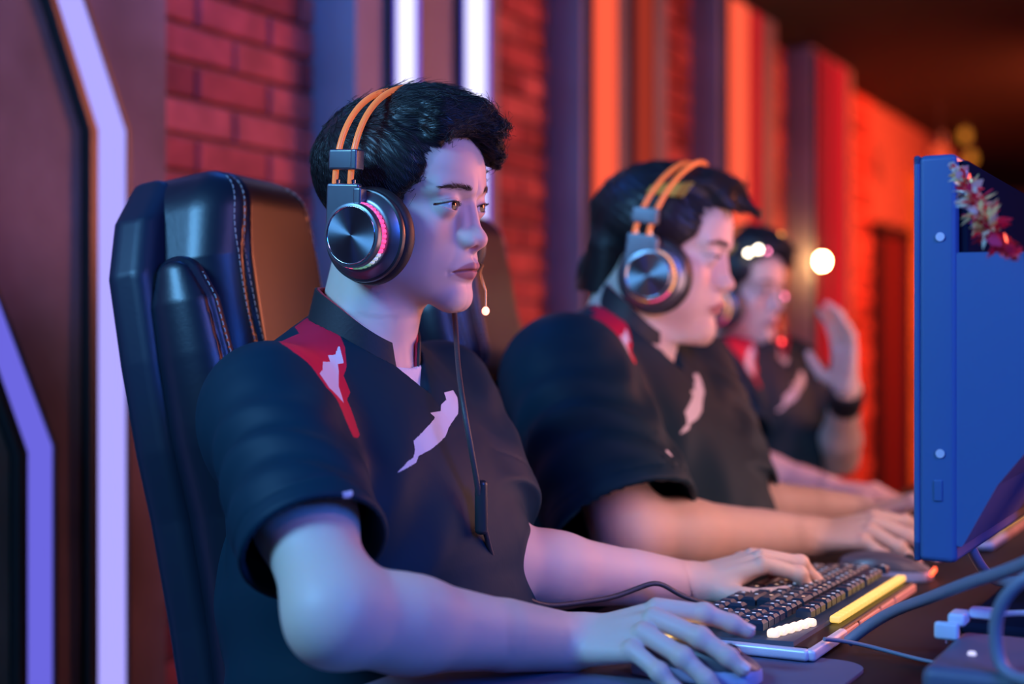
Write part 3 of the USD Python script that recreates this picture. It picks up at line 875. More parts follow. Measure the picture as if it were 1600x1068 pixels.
    def jersey(p):
        q = tor(p)
        m = np.stack([q[:, 0], np.abs(q[:, 1]), q[:, 2]], 1)
        loose = 0.011 + 0.014 * np.clip((-0.05 - q[:, 2]) / 0.3, 0, 1)
        d = torso(p) - loose + folds(q)
        body_d = d
        d = smin(d, cap(q, (0.100 * g, -0.12, -0.205), (0.132 * g, 0.05, -0.165), 0.018, 0.022), 0.03)
        for a in arms:
            o, past = sleeve(p, a, 0.0, t_end)
            o = smax(o, past, 0.006) + 0.0012 * np.exp(-((past + 0.021) / 0.0022) ** 2)
            d = smin(d, o, 0.035)
        for a in arms:
            i_, past = sleeve(p, a, -max(0.006, 1.6 * S["res_cloth"]), t_end)
            hol = np.maximum(i_, -0.075 - past)
            hol = np.maximum(hol, -(body_d - 0.012))
            d = np.maximum(d, -hol)
        # neck hole with a V in front
        nk = cap(q, (0.0, 0, 0.0), (0.054, 0, 0.2), 0.062, 0.066)
        notch = np.maximum(np.abs(q[:, 1]) - np.minimum((q[:, 2] - vee) * 0.9, 0.05), -q[:, 0] + 0.03)
        d = smax(d, -np.minimum(nk, notch), 0.004)
        return np.maximum(d, -(q[:, 2] + L + 0.02))
    lo = np.minimum(B, hip).min() if False else allp.min(0) - 0.20
    v, q, n = nets(jersey, allp.min(0) - 0.22, allp.max(0) + 0.16, S["res_cloth"])
    # finer faces where the print is
    tv = tor(v)
    black = np.array([0.004, 0.027, 0.047])
    def paint(vv):
        q3 = tor(vv)
        col = np.tile(black, (len(vv), 1))
        front = q3[:, 0] > 0.0
        for plane, c, shapes in S["print"]:
            if plane == "sleeve":
                on = polys(q3[:, [1, 2]], shapes) & (q3[:, 0] > 0.13)
            elif plane == "chest":
                on = polys(q3[:, [1, 2]], shapes) & (q3[:, 0] > 0.03)
            elif plane == "flank":
                on = polys(q3[:, [0, 2]], shapes) & (q3[:, 1] < -0.05)
            else:
                on = polys(q3[:, [1, 0]], shapes) & (q3[:, 2] > -0.16)
            col[on] = c
        return col
    tri = np.concatenate([q[:, [0, 1, 2]], q[:, [0, 2, 3]]])
    for _ in range(S.get("print_subdiv", 2)):
        col = paint(v)
        edge = (np.ptp(col[tri], axis=1).max(1) > 0.01)
        if not edge.any():
            break
        sub, rest = tri[edge], tri[~edge]
        e3 = np.concatenate([sub[:, [0, 1]], sub[:, [1, 2]], sub[:, [2, 0]]])
        key = np.sort(e3, 1)
        uq, inv = np.unique(key, axis=0, return_inverse=True)
        inv = inv.ravel()
        nv = len(v)
        v = np.concatenate([v, v[uq].mean(1)])
        nn = n[uq].sum(1); n = np.concatenate([n, nn / np.linalg.norm(nn, axis=1, keepdims=True)])
        k = len(sub)
        ab, bc, ca = nv + inv[:k], nv + inv[k:2 * k], nv + inv[2 * k:]
        tri = np.concatenate([rest, np.stack([sub[:, 0], ab, ca], 1), np.stack([ab, sub[:, 1], bc], 1), np.stack([ca, bc, sub[:, 2]], 1), np.stack([ab, bc, ca], 1)])
    jer = define(path + "/jersey", v, tri, n, M["jersey"], paint(v))
    jp = P_ = Person()
    # collar: a stand-up band round the neck, open in a V in front, black outside, red inside
    def ring(r, k, grow):
        t0 = 0.30 + 0.16 * k
        ts = np.linspace(t0, 2 * np.pi - t0, 60)
        a, b = np.cos(ts), np.sin(ts)
        front = ((1 + a) / 2) ** 1.4
        u = (0.058 + 0.058 * k) * (1 - front) + (vee + 0.012 + 0.036 * k) * front
        f = 0.27 * np.maximum(u, -0.02) + np.where(a > 0, r - 0.004 + 0.004 * (1 - k), r + 0.004) * a
        return B + np.stack([f, (r - 0.002) * b, u + grow], 1) @ T
    for nm, r_, mt in (("collar", 0.0650, M["collar"]), ("collar_lining", 0.0622, M["lining"])):
        rows = [ring(r_ + 0.008, -0.25, 0), ring(r_ + 0.003, 0.0, 0), ring(r_, 0.5, 0), ring(r_ - 0.002, 1.0, 0)]
        inn = [ring(r_ + 0.0055, -0.25, 0), ring(r_ + 0.0005, 0.0, 0), ring(r_ - 0.0025, 0.5, 0), ring(r_ - 0.0042, 1.0, -0.0006)]
        P3 = np.stack(rows + inn[::-1])
        k, m_ = P3.shape[:2]
        fc = [(i * m_ + j, i * m_ + j + 1, ((i + 1) % k) * m_ + j + 1, ((i + 1) % k) * m_ + j) for i in range(k) for j in range(m_ - 1)]
        for e_ in (0, m_ - 1):
            fc += [(i * m_ + e_, (i + 1) * m_ + e_, (k - 2 - i) * m_ + e_, (k - 1 - i) * m_ + e_) for i in range(3)]
        obj(nm, (P3.reshape(-1, 3), np.array(fc)), mt, root, smooth=50, label="red inner lining of the collar" if "lin" in nm else None)
    # white undershirt in the neck opening
    def tee(p):
        q = tor(p)
        d = smin(torso(p) - 0.004, cap(q, (0.0, 0, -0.02), (0.012, 0, 0.045), 0.060, 0.0585), 0.02)
        nk = cap(q, (-0.010, 0, 0.0), (0.044, 0, 0.2), 0.053, 0.055)
        d = smax(d, -(nk - 0.0), 0.006)
        shell = np.maximum(d, -(d + 0.006))
        lim = np.maximum(np.maximum(np.abs(q[:, 1]) - 0.075, q[:, 2] - vee - 0.026 - 4.0 * q[:, 1] ** 2), np.maximum(-0.13 - q[:, 2], -q[:, 0] + 0.01))
        return np.maximum(shell, lim)
    v, q, n = nets(tee, B - 0.16, B + 0.16, max(0.0025, S["res_cloth"]))
    define(path + "/undershirt", v, q, n, M["tee"])
    # trousers, seated
    def legs(p):
        q = tor(p)
        d = None
        for s in (-1, 1):
            h0, k0 = hip + R0 * 0.09 * s, hip + S["F"] * 0.43 + R0 * 0.13 * s + Z0 * 0.02
            ft = k0 + S["F"] * 0.03 - Z0 * (k0[2] - 0.09)
            x = smin(cap(p, h0, k0, 0.088, 0.066), cap(p, k0, ft, 0.064, 0.05), 0.03)
            x = smin(x, cap(p, ft - Z0 * 0.045, ft - Z0 * 0.045 + S["F"] * 0.14, 0.045, 0.04), 0.03)
            d = x if d is None else np.minimum(d, x)
        return smin(d, ell(((p - hip) @ T.T).astype(np.float32), (0, 0, 0), (0.13, 0.175, 0.11)), 0.05)
    c = hip + S["F"] * 0.25
    v, q, n = nets(legs, np.array([c[0] - 0.5, c[1] - 0.5, 0.0]), np.array([c[0] + 0.5, c[1] + 0.5, hip[2] + 0.2]), 0.008)
    define(path + "/trousers", v, q, n, M["trousers"])
    P_.root, P_.path, P_.O, P_.A, P_.hs, P_.T, P_.B, P_.jersey, P_.tor, P_.head, P_.arms = root, path, O, A, hs, T, B, jersey, tor, head_m, arms
    return P_
# ---------------------------------------------------------------- headsets, in metres in the axes of the head (x forward, y left, z up)
M["orange"] = principled("orange_rod_added_glow", (1.0, 0.27, 0.06), 0.35, emission_color=(1.0, 0.20, 0.05), emission_strength=0.42, specular_ior_level=0.4)  # rods are no lamp; emission added to keep them bright orange under blue light
M["steel"] = principled("gunmetal", (0.22, 0.24, 0.28), 0.34, metal=0.85)
M["housing"] = principled("black_plastic", (0.03, 0.034, 0.04), 0.32)
M["pad"] = principled("black_leatherette", (0.016, 0.016, 0.018), 0.55, bump=(400, 0.2))
M["chrome"] = principled("chrome", (0.8, 0.8, 0.82), 0.15, metal=1.0)
M["brushed"] = usdkit.material(stage, "/World/Looks/brushed_disc", {
    "p": ("principled_bsdf", {"base_color": (0.16, 0.18, 0.22), "metallic": 1.0, "roughness": 0.36, "anisotropic": 0.9}), "tc": ("texture_coordinate", {}),
    "c": ("vector_math", {"math_type": "cross_product", "vector2": (0, 1, 0)}), "n": ("vector_math", {"math_type": "normalize"}),
    "t": ("vector_transform", {"transform_type": "vector", "convert_from": "object", "convert_to": "world"})},
    [("tc.object", "c.vector1"), ("c.vector", "n.vector1"), ("n.vector", "t.vector"), ("t.vector", "p.tangent")], surface="p.BSDF")
M["ring_pink"] = usdkit.material(stage, "/World/Looks/ring_pink", {"p": ("principled_bsdf", {"base_color": (0.9, 0.25, 0.4), "roughness": 0.4, "emission_color": (1.0, 0.06, 0.22), "emission_strength": 0.9})}, surface="p.BSDF")
M["ring_white"] = usdkit.material(stage, "/World/Looks/ring_white", {"p": ("principled_bsdf", {"base_color": (0.8, 0.85, 0.85), "roughness": 0.4, "emission_color": (0.7, 0.9, 0.85), "emission_strength": 0.35})}, surface="p.BSDF")
M["ring_green"] = usdkit.material(stage, "/World/Looks/ring_green", {"p": ("principled_bsdf", {"base_color": (0.4, 0.7, 0.5), "roughness": 0.4, "emission_color": (0.25, 0.8, 0.45), "emission_strength": 0.25})}, surface="p.BSDF")
M["ring_amber"] = usdkit.material(stage, "/World/Looks/ring_amber", {"p": ("principled_bsdf", {"base_color": (0.9, 0.6, 0.3), "roughness": 0.4, "emission_color": (1.0, 0.4, 0.08), "emission_strength": 0.8})}, surface="p.BSDF")
M["mic_tip"] = usdkit.material(stage, "/World/Looks/mic_tip", {"p": ("principled_bsdf", {"base_color": (0.9, 0.5, 0.4), "emission_color": (1.0, 0.34, 0.22), "emission_strength": 3.2})}, surface="p.BSDF")
M["brass"] = principled("brass_boom", (0.72, 0.55, 0.22), 0.35, metal=0.8)
M["strap"] = principled("yellow_strap", (0.5, 0.36, 0.05), 0.7)

def make_headset(label, P, ring, boom, strap_z=0.116, group=None, lean=0.0, tip=None, sparkle=()):
    r = thing("headset", label, "headset", P.O, axes=P.A * P.hs, group=group)
    cf, cu = 0.014, -0.035
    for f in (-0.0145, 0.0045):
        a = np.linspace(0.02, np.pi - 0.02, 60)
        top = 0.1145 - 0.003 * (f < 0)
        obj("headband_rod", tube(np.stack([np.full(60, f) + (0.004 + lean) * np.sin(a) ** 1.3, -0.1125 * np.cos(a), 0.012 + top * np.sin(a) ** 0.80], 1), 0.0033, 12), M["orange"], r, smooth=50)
    st = np.linspace(0.62, np.pi - 0.62, 40)
    v = []
    for off in (0.0, 0.0025):
        for f in (-0.030, 0.020):
            v.append(np.stack([f + lean * np.sin(st) ** 1.3, -(0.092 + off) * np.cos(st), 0.010 + (strap_z - 0.010 + off) * np.sin(st) ** 0.9], 1))
    V = np.concatenate(v); fc = []
    for k in range(39):
        for a0, a1 in ((0, 1), (1, 3), (3, 2), (2, 0)):
            fc.append((a0 * 40 + k, a1 * 40 + k, a1 * 40 + k + 1, a0 * 40 + k + 1))
    obj("suspension_strap", (V, np.array(fc)), M["strap"], r, smooth=40, label="yellow cloth strap under the two rods")
    for s in (-1, 1):
        y = lambda d: s * d
        obj("slider_block", trimesh.util.concatenate([rbox((0.034, 0.014, 0.021), 0.0025, 3, (-0.003, y(0.1110), 0.042)), rbox((0.0075, 0.016, 0.021), 0.002, 3, (0.0115, y(0.1115), 0.042))]), M["steel"], r, smooth=40)
        for f in (-0.0145, 0.0045):
            obj("rod_ferrule", lathe([(-0.004, 0), (-0.004, 0.0042), (0.004, 0.0042), (0.005, 0.003), (0.005, 0)], (f + 0.001, y(0.1105), 0.0175), (0, 0, 1), 20), M["chrome"], r, smooth=40)
        yoke = [rbox((0.040, 0.009, 0.046), 0.003, 3, (-0.003, y(0.112), -0.005)), rbox((0.010, 0.013, 0.036), 0.0025, 3, (0.0155, y(0.111), -0.004))]
        obj("yoke", trimesh.util.concatenate(yoke), M["steel"], r, smooth=40)
        cf, cu = (0.014, -0.035) if s < 0 else (0.001, -0.043)
        c = (cf, 0, cu); ax = (0, s, 0)
        obj("ear_cushion", lathe([(0.079, 0.030), (0.077, 0.036), (0.0765, 0.043), (0.079, 0.049), (0.085, 0.0515), (0.091, 0.0505), (0.0955, 0.047), (0.096, 0.040)], c, ax, 72), M["pad"], r, smooth=True)
        obj("cup_rim", lathe([(0.093, 0.040), (0.094, 0.0475), (0.0975, 0.0485), (0.1005, 0.0475), (0.1015, 0.0455), (0.1015, 0.040)], c, ax, 72), M["housing"], r, smooth=35)
        cup = obj("ear_cup", lathe([(0.096, 0.0), (0.1005, 0.0455), (0.102, 0.0450), (0.107, 0.0390), (0.1095, 0.0352), (0.1095, 0.0)], c, ax, 72), M["steel"], r, smooth=35)
        # the light ring: short ribs all round
        for k in range(40):
            a = 2 * np.pi * k / 40
            ribs = rbox((0.0050, 0.0075, 0.0048), 0.0012, 1)
            ribs.apply_transform(trimesh.transformations.rotation_matrix(-a, (0, 1, 0)))
            ribs.apply_translation((cf + 0.0335 * np.sin(a) * 0 + 0.0322 * np.cos(a), y(0.1128), cu + 0.0322 * np.sin(a)))
            obj("ring_light", ribs, ring(a), cup, smooth=40)
        obj("cap", lathe([(0.109, 0), (0.109, 0.0300), (0.1158, 0.0300), (0.1162, 0.0333), (0.1215, 0.0333), (0.1235, 0.0322), (0.1240, 0.0300), (0.1232, 0.0293)], c, ax, 72), M["steel"], r, smooth=35)
        obj("cap_rim", lathe([(0.1228, 0.0300), (0.1244, 0.0297), (0.1246, 0.0288), (0.1232, 0.0282)], c, ax, 72), M["chrome"], r, smooth=True)
        disc = lathe([(0.0, 0.0), (0.0, 0.0285)], (0, 0, 0), ax, 72)
        d = obj("cap_disc", disc, M["brushed"], r, smooth=False, label="brushed metal disc")
        UsdGeom.Xformable(d).AddTranslateOp().Set(Gf.Vec3d(cf, y(0.1236), cu))
    if boom is not None:
        b = obj("microphone_boom", tube(spline(boom[:-1], 50), 0.0011, 8), M["brass"], r, smooth=60)
        e = np.asarray(boom[-1]); k = np.asarray(boom[-2])
        obj("microphone_stem", tube([boom[-3], k, e], 0.0013, 8), M["brass"], r, smooth=60)
        mic = trimesh.creation.icosphere(3, 0.0042); mic.apply_scale((1, 1, 1.15)); mic.apply_translation(e)
        obj("microphone", mic, tip or M["mic_tip"], r, smooth=True)
    for p_, rad, mt in sparkle:
        b = trimesh.creation.icosphere(2, rad); b.apply_translation(p_)
        obj("sparkle_light", b, mt, r, smooth=True)
    return r
# ---------------------------------------------------------------- gaming chairs, in the axes forward, left, up; origin on the floor under the back of the seat
M["leather"] = principled("black_leather", (0.005, 0.012, 0.026), 0.36, bump=(180, 0.12), specular_ior_level=0.55)
M["leather2"] = principled("black_leather_back", (0.006, 0.016, 0.038), 0.45, bump=(180, 0.12))
M["thread"] = principled("grey_thread", (0.35, 0.36, 0.40), 0.7)
TILT = math.radians(9.5)
def back_axes():
    return np.array([[math.cos(TILT), 0, math.sin(TILT)], [0, 1, 0], [-math.sin(TILT), 0, math.cos(TILT)]])   # rows: normal n, left r, up h
BA = back_axes()
BORG = np.array([0.155, 0.0, 0.47])
def rb(p, c, hs, r):
    q = np.abs(p - np.asarray(c, np.float32)) - (np.asarray(hs, np.float32) - r)
    return np.sqrt((np.maximum(q, 0) ** 2).sum(1)) + np.minimum(q.max(1), 0) - r

def shell_half(h):
    return np.interp(h, [0, 0.10, 0.30, 0.42, 0.50, 0.60, 0.70, 0.765, 0.80, 0.815], [0.150, 0.148, 0.150, 0.156, 0.166, 0.171, 0.170, 0.142, 0.105, 0.09])
def sd_shell(p):
    n, r, h = p.T
    d = np.maximum((np.abs(r) - shell_half(h)) * 0.9, np.maximum(-h, h - 0.815))
    w = np.stack([d, np.abs(n + 0.062) - 0.030], 1) + 0.022
    return np.sqrt((np.maximum(w, 0) ** 2).sum(1)) + np.minimum(w.max(1), 0) - 0.022
def sd_head(p):
    m = np.stack([p[:, 0], np.abs(p[:, 1]), p[:, 2]], 1)
    # the padded top: a broad cushion, its sides sloping back to the shell
    q = m.copy()
    hw = 0.118 - 0.024 * np.clip((p[:, 2] - 0.71) / 0.10, 0, 1)
    k = rb(np.stack([q[:, 0] + 0.20 * np.clip(q[:, 1] - 0.085, 0, 1), q[:, 1] * (0.125 / hw), q[:, 2]], 1), (-0.022, 0, 0.680), (0.078, 0.138, 0.137), 0.052)
    groove = np.abs(q[:, 1] - 0.090 * (hw / 0.125) - 0.01 * np.cos((p[:, 2] - 0.66) * 14))
    return k * 0.85 + 0.0035 * np.exp(-(groove / 0.0035) ** 2) * (q[:, 0] > -0.01)
def sd_wing(p):
    m = np.stack([p[:, 0], np.abs(p[:, 1]), p[:, 2]], 1)
    h = np.clip(p[:, 2], 0.04, 0.695)
    hw = shell_half(h)
    c = np.stack([-0.014 + 0.02 * np.sin(h * 4), hw - 0.026, h], 1)
    q = (m - c) / np.array([1.25, 0.92, 1.0])
    d = np.sqrt((q ** 2).sum(1)) - np.interp(p[:, 2], [0.0, 0.1, 0.52, 0.66, 0.735], [0.036, 0.040, 0.039, 0.032, 0.012])
    g = np.abs(m[:, 1] - hw + 0.016)
    return d * 0.8 + 0.003 * np.exp(-(g / 0.003) ** 2)
def sd_pad(p):
    d = rb(p, (-0.018, 0, 0.27), (0.036, 0.105, 0.27), 0.03)
    ch = np.abs(np.abs(p[:, 1]) - 0.07)
    return d + 0.004 * np.exp(-(ch / 0.004) ** 2) * (p[:, 0] > -0.02) + 0.004 * np.exp(-(np.abs(p[:, 2] - 0.30) / 0.004) ** 2) * (p[:, 0] > -0.02)

def stitches(sd, path, dash=0.0052, gap=0.0026):
    """Thread dashes laid along a line on a cushion; path in (r, h), dropped on the surface along -n."""
    path = spline(path, 400)
    seg = np.concatenate([[0], np.cumsum(np.linalg.norm(np.diff(path, axis=0), axis=1))])
    s = np.arange(0, seg[-1], dash + gap)
    ends = np.stack([s, s + dash], 1).ravel()
    rh = np.stack([np.interp(ends, seg, path[:, 0]), np.interp(ends, seg, path[:, 1])], 1)
    p = np.concatenate([np.full((len(rh), 1), 0.16), rh], 1)
    for _ in range(60):
        p[:, 0] -= np.clip(sd(p.astype(np.float32)), -0.01, 0.01)
    ok = (np.abs(sd(p.astype(np.float32))) < 0.002).reshape(-1, 2).all(1)
    out = []
    for (a, b), k in zip(p.reshape(-1, 2, 3), ok):
        if k and np.linalg.norm(b - a) < 0.02:
            out.append(tube([a + [0.0003, 0, 0], (a + b) / 2 + [0.0009, 0, 0], b + [0.0003, 0, 0]], 0.00065, 5))
    return trimesh.util.concatenate(out)

def make_chair(label, loc, group=None):
    r = thing("gaming_chair", label, "chair", loc, group=group, axes=np.stack([FC, RC, Z0]))
    to = lambda v: BORG + v @ BA
    bounds = ((-0.16, -0.26, -0.03), (0.14, 0.26, 0.84))
    for nm, sd, mt, res in (("back_shell", sd_shell, "leather2", 0.006), ("headrest", sd_head, "leather", 0.004), ("backrest_pad", sd_pad, "leather", 0.006)):
        v, q, n = nets(sd, *bounds, res)
        define(numbered(str(r.GetPath()) + "/" + nm), to(v), q, n @ BA, M[mt])
    v, q, n = nets(sd_wing, *bounds, 0.004)
    for s in (-1, 1):
        vv, qq, nn, _ = trim(v, q, n, v[:, 1] * s > 0)
        define(numbered(str(r.GetPath()) + "/side_bolster"), to(vv), qq, nn @ BA, M["leather"])
    st = []
    for s in (-1, 1):
        for dx in (-0.0055, 0.0055):
            st.append(stitches(sd_head, [(s * (0.072 + dx), 0.805), (s * (0.092 + dx), 0.75), (s * (0.097 + dx), 0.68), (s * (0.092 + dx), 0.60), (s * (0.084 + dx), 0.56)]))
        for dx in (0.024, 0.046):
            st.append(stitches(sd_wing, [(s * (shell_half(h) - dx), h) for h in np.linspace(0.05, 0.69, 10)]))
    m = trimesh.util.concatenate(st); m.vertices = to(m.vertices)
    obj("stitching", m, M["thread"], r, smooth=60, label="pale stitching along the seams")
    # seat, armrests, column, base
    seat = rbox((0.50, 0.40, 0.11), 0.045, 6, (0.36, 0, 0.425))
    obj("seat", seat, M["leather"], r, smooth=50)
    for s in (-1, 1):
        obj("seat_bolster", tube([(0.16, s * 0.215, 0.45), (0.36, s * 0.22, 0.455), (0.58, s * 0.20, 0.44)], [0.045, 0.052, 0.04], 16), M["leather"], r, smooth=60)
        obj("armrest", trimesh.util.concatenate([rbox((0.05, 0.03, 0.20), 0.008, 3, (0.28, s * 0.285, 0.52)), rbox((0.24, 0.075, 0.028), 0.012, 3, (0.34, s * 0.29, 0.632)), rbox((0.05, 0.12, 0.03), 0.008, 3, (0.28, s * 0.235, 0.415))]), M["housing"], r, smooth=40)
    obj("gas_column", trimesh.util.concatenate([lathe([(0.09, 0), (0.09, 0.032), (0.26, 0.032), (0.26, 0.02), (0.38, 0.02), (0.38, 0)], (0.36, 0, 0), (0, 0, 1), 24), rbox((0.26, 0.2, 0.03), 0.008, 2, (0.36, 0, 0.365))]), M["housing"], r)
    for k in range(5):
        a = 2 * math.pi * k / 5
        e = np.array([0.36 + 0.30 * math.cos(a), 0.30 * math.sin(a), 0.075])
        obj("base_leg", tube([(0.36, 0, 0.11), ((0.36 + e[0]) / 2, e[1] / 2, 0.10), e], [0.03, 0.024, 0.018], 10), M["housing"], r, smooth=50)
        obj("caster", lathe([(-0.02, 0), (-0.02, 0.022), (-0.012, 0.028), (0.012, 0.028), (0.02, 0.022), (0.02, 0)], (e[0], e[1], 0.03), (-math.sin(a), math.cos(a), 0), 20), M["housing"], r, smooth=40)
    return r

def copy_of(root, label, loc, group=None, axes=None):
    base = str(root.GetPath()).split("/")[-1]
    x = UsdGeom.Xform.Define(stage, numbered("/World/" + base))
    p = x.GetPrim()
    p.GetReferences().AddInternalReference(root.GetPath())
    ax = np.stack([F0, R0, Z0]) if axes is None else np.asarray(axes)
    m = np.eye(4); m[:3, :3] = ax; m[3, :3] = loc
    op = [o for o in x.GetOrderedXformOps() if o.GetOpType() == UsdGeom.XformOp.TypeTransform]
    (op[0] if op else x.AddTransformOp()).Set(Gf.Matrix4d(*m.ravel().tolist()))
    was = root.GetCustomData()
    tag(p, label, was["category"], group)
    p.SetInstanceable(True)
    return p
# ---------------------------------------------------------------- desk and what stands on it
DESK = 0.755
KB0 = np.array([0.2906, 1.389, DESK])                             # near, far-from-the-player corner of the first keyboard
def dk(f, r, z=0.0):
    """A point by its distance towards the monitors (f) and along the row (r), from the first keyboard's near back corner, z above the desk."""
    return KB0 + F0 * f + R0 * r + Z0 * z
def in_axes(m, p):
    v = m.vertices if hasattr(m, "vertices") else m
    w = np.asarray(p) + v[:, :1] * F0 + v[:, 1:2] * R0 + v[:, 2:] * Z0
    return trimesh.Trimesh(w, m.faces, process=False)
M["desk"] = principled("desk_black", (0.010, 0.012, 0.018), 0.6, noise=(6, 0.3), bump=(250, 0.08), specular_ior_level=0.25)
M["mat"] = principled("mouse_mat_cloth", (0.10, 0.12, 0.20), 0.85, bump=(900, 0.25))
M["mat_red"] = principled("mat_print_red", (0.65, 0.03, 0.05), 0.8)
M["mat_white"] = principled("mat_print_white", (0.75, 0.75, 0.8), 0.8)
desk = thing("desk", "long black desk running along the row under keyboards and monitor", "desk", dk(0, 0, -DESK), axes=np.stack([F0, R0, Z0]))
obj("desk_top", rbox((0.92, 4.2, 0.04), 0.006, 3, (0.155, 1.45, DESK - 0.02)), M["desk"], desk)
for f in (-0.24, 0.54):
    for r_ in (-0.55, 1.45, 3.4):
        obj("desk_leg", rbox((0.06, 0.06, DESK - 0.04), 0.004, 2, (f, r_, (DESK - 0.04) / 2)), M["frame_black"], desk)
# mouse mat with a printed corner
def mat_poly(f0, f1, r0, r1, rad):
    return sbox(f0 + rad, r0 + rad, f1 - rad, r1 - rad).buffer(rad, 12)
mat1 = thing("mouse_mat", "blue-lit cloth mouse mat under the right hand and mouse in front", "mouse mat", dk(0, 0, 0), axes=np.stack([F0, R0, Z0]))
obj("cloth", trimesh.creation.extrude_polygon(mat_poly(-0.33, 0.055, -0.52, 0.022, 0.035), 0.003, engine="earcut"), M["mat"], mat1)

def flat(polygons, z, h, mat, parent, name, label=None):
    ms = []
    for p in polygons:
        m = trimesh.creation.extrude_polygon(Polygon(p).buffer(0), h, engine="earcut"); m.apply_translation((0, 0, z)); ms.append(m)
    return obj(name, trimesh.util.concatenate(ms), mat, parent, label=label)

# ---- keyboards: about a hundred caps on a plate, backlit, with a light bar along the far edge and a bright frame at the near end
M["key"] = principled("key_cap", (0.014, 0.030, 0.055), 0.35)
M["key_plate"] = principled("key_plate", (0.02, 0.022, 0.028), 0.4, metal=0.6)
M["key_under"] = usdkit.material(stage, "/World/Looks/key_backlight", {"p": ("principled_bsdf", {"base_color": (0.03, 0.04, 0.07), "emission_color": (0.25, 0.45, 1.0), "emission_strength": 0.04})}, surface="p.BSDF")
M["legend"] = usdkit.material(stage, "/World/Looks/key_legend", {"p": ("principled_bsdf", {"base_color": (0.8, 0.8, 0.85), "emission_color": (0.6, 0.75, 1.0), "emission_strength": 0.4})}, surface="p.BSDF")
M["legend_warm"] = usdkit.material(stage, "/World/Looks/key_legend_warm", {"p": ("principled_bsdf", {"base_color": (0.9, 0.7, 0.5), "emission_color": (1.0, 0.5, 0.25), "emission_strength": 0.7})}, surface="p.BSDF")
M["bar_gold"] = usdkit.material(stage, "/World/Looks/light_bar_gold", {"p": ("principled_bsdf", {"base_color": (0.9, 0.6, 0.2), "emission_color": (1.0, 0.60, 0.09), "emission_strength": 0.85})}, surface="p.BSDF")
M["bar_cream"] = usdkit.material(stage, "/World/Looks/light_bar_cream", {"p": ("principled_bsdf", {"base_color": (0.9, 0.75, 0.6), "emission_color": (1.0, 0.66, 0.40), "emission_strength": 1.0})}, surface="p.BSDF")
M["frame_lilac"] = principled("silver_frame", (0.75, 0.74, 0.85), 0.35, metal=0.2)
M["rim_copper"] = usdkit.material(stage, "/World/Looks/rim_copper", {"p": ("principled_bsdf", {"base_color": (0.6, 0.3, 0.2), "roughness": 0.4, "emission_color": (1.0, 0.25, 0.15), "emission_strength": 0.22})}, surface="p.BSDF")

U = 0.01905
ROWS = [
    [(0, 1), (2, 1), (3, 1), (4, 1), (5, 1), (6.5, 1), (7.5, 1), (8.5, 1), (9.5, 1), (11, 1), (12, 1), (13, 1), (14, 1), (15.25, 1), (16.25, 1), (17.25, 1)],
    [(k, 1) for k in range(13)] + [(13, 2), (15.25, 1), (16.25, 1), (17.25, 1), (18.5, 1), (19.5, 1), (20.5, 1), (21.5, 1)],
    [(0, 1.5)] + [(1.5 + k, 1) for k in range(12)] + [(13.5, 1.5), (15.25, 1), (16.25, 1), (17.25, 1), (18.5, 1), (19.5, 1), (20.5, 1), (21.5, 2.0)],
    [(0, 1.75)] + [(1.75 + k, 1) for k in range(11)] + [(12.75, 2.25), (18.5, 1), (19.5, 1), (20.5, 1)],
    [(0, 2.25)] + [(2.25 + k, 1) for k in range(10)] + [(12.25, 2.75), (16.25, 1), (18.5, 1), (19.5, 1), (20.5, 1), (21.5, 2.0)],
    [(0, 1.25), (1.25, 1.25), (2.5, 1.25), (3.75, 6.25), (10, 1.25), (11.25, 1.25), (12.5, 1.25), (13.75, 1.25), (15.25, 1), (16.25, 1), (17.25, 1), (18.5, 2), (20.5, 1)]]

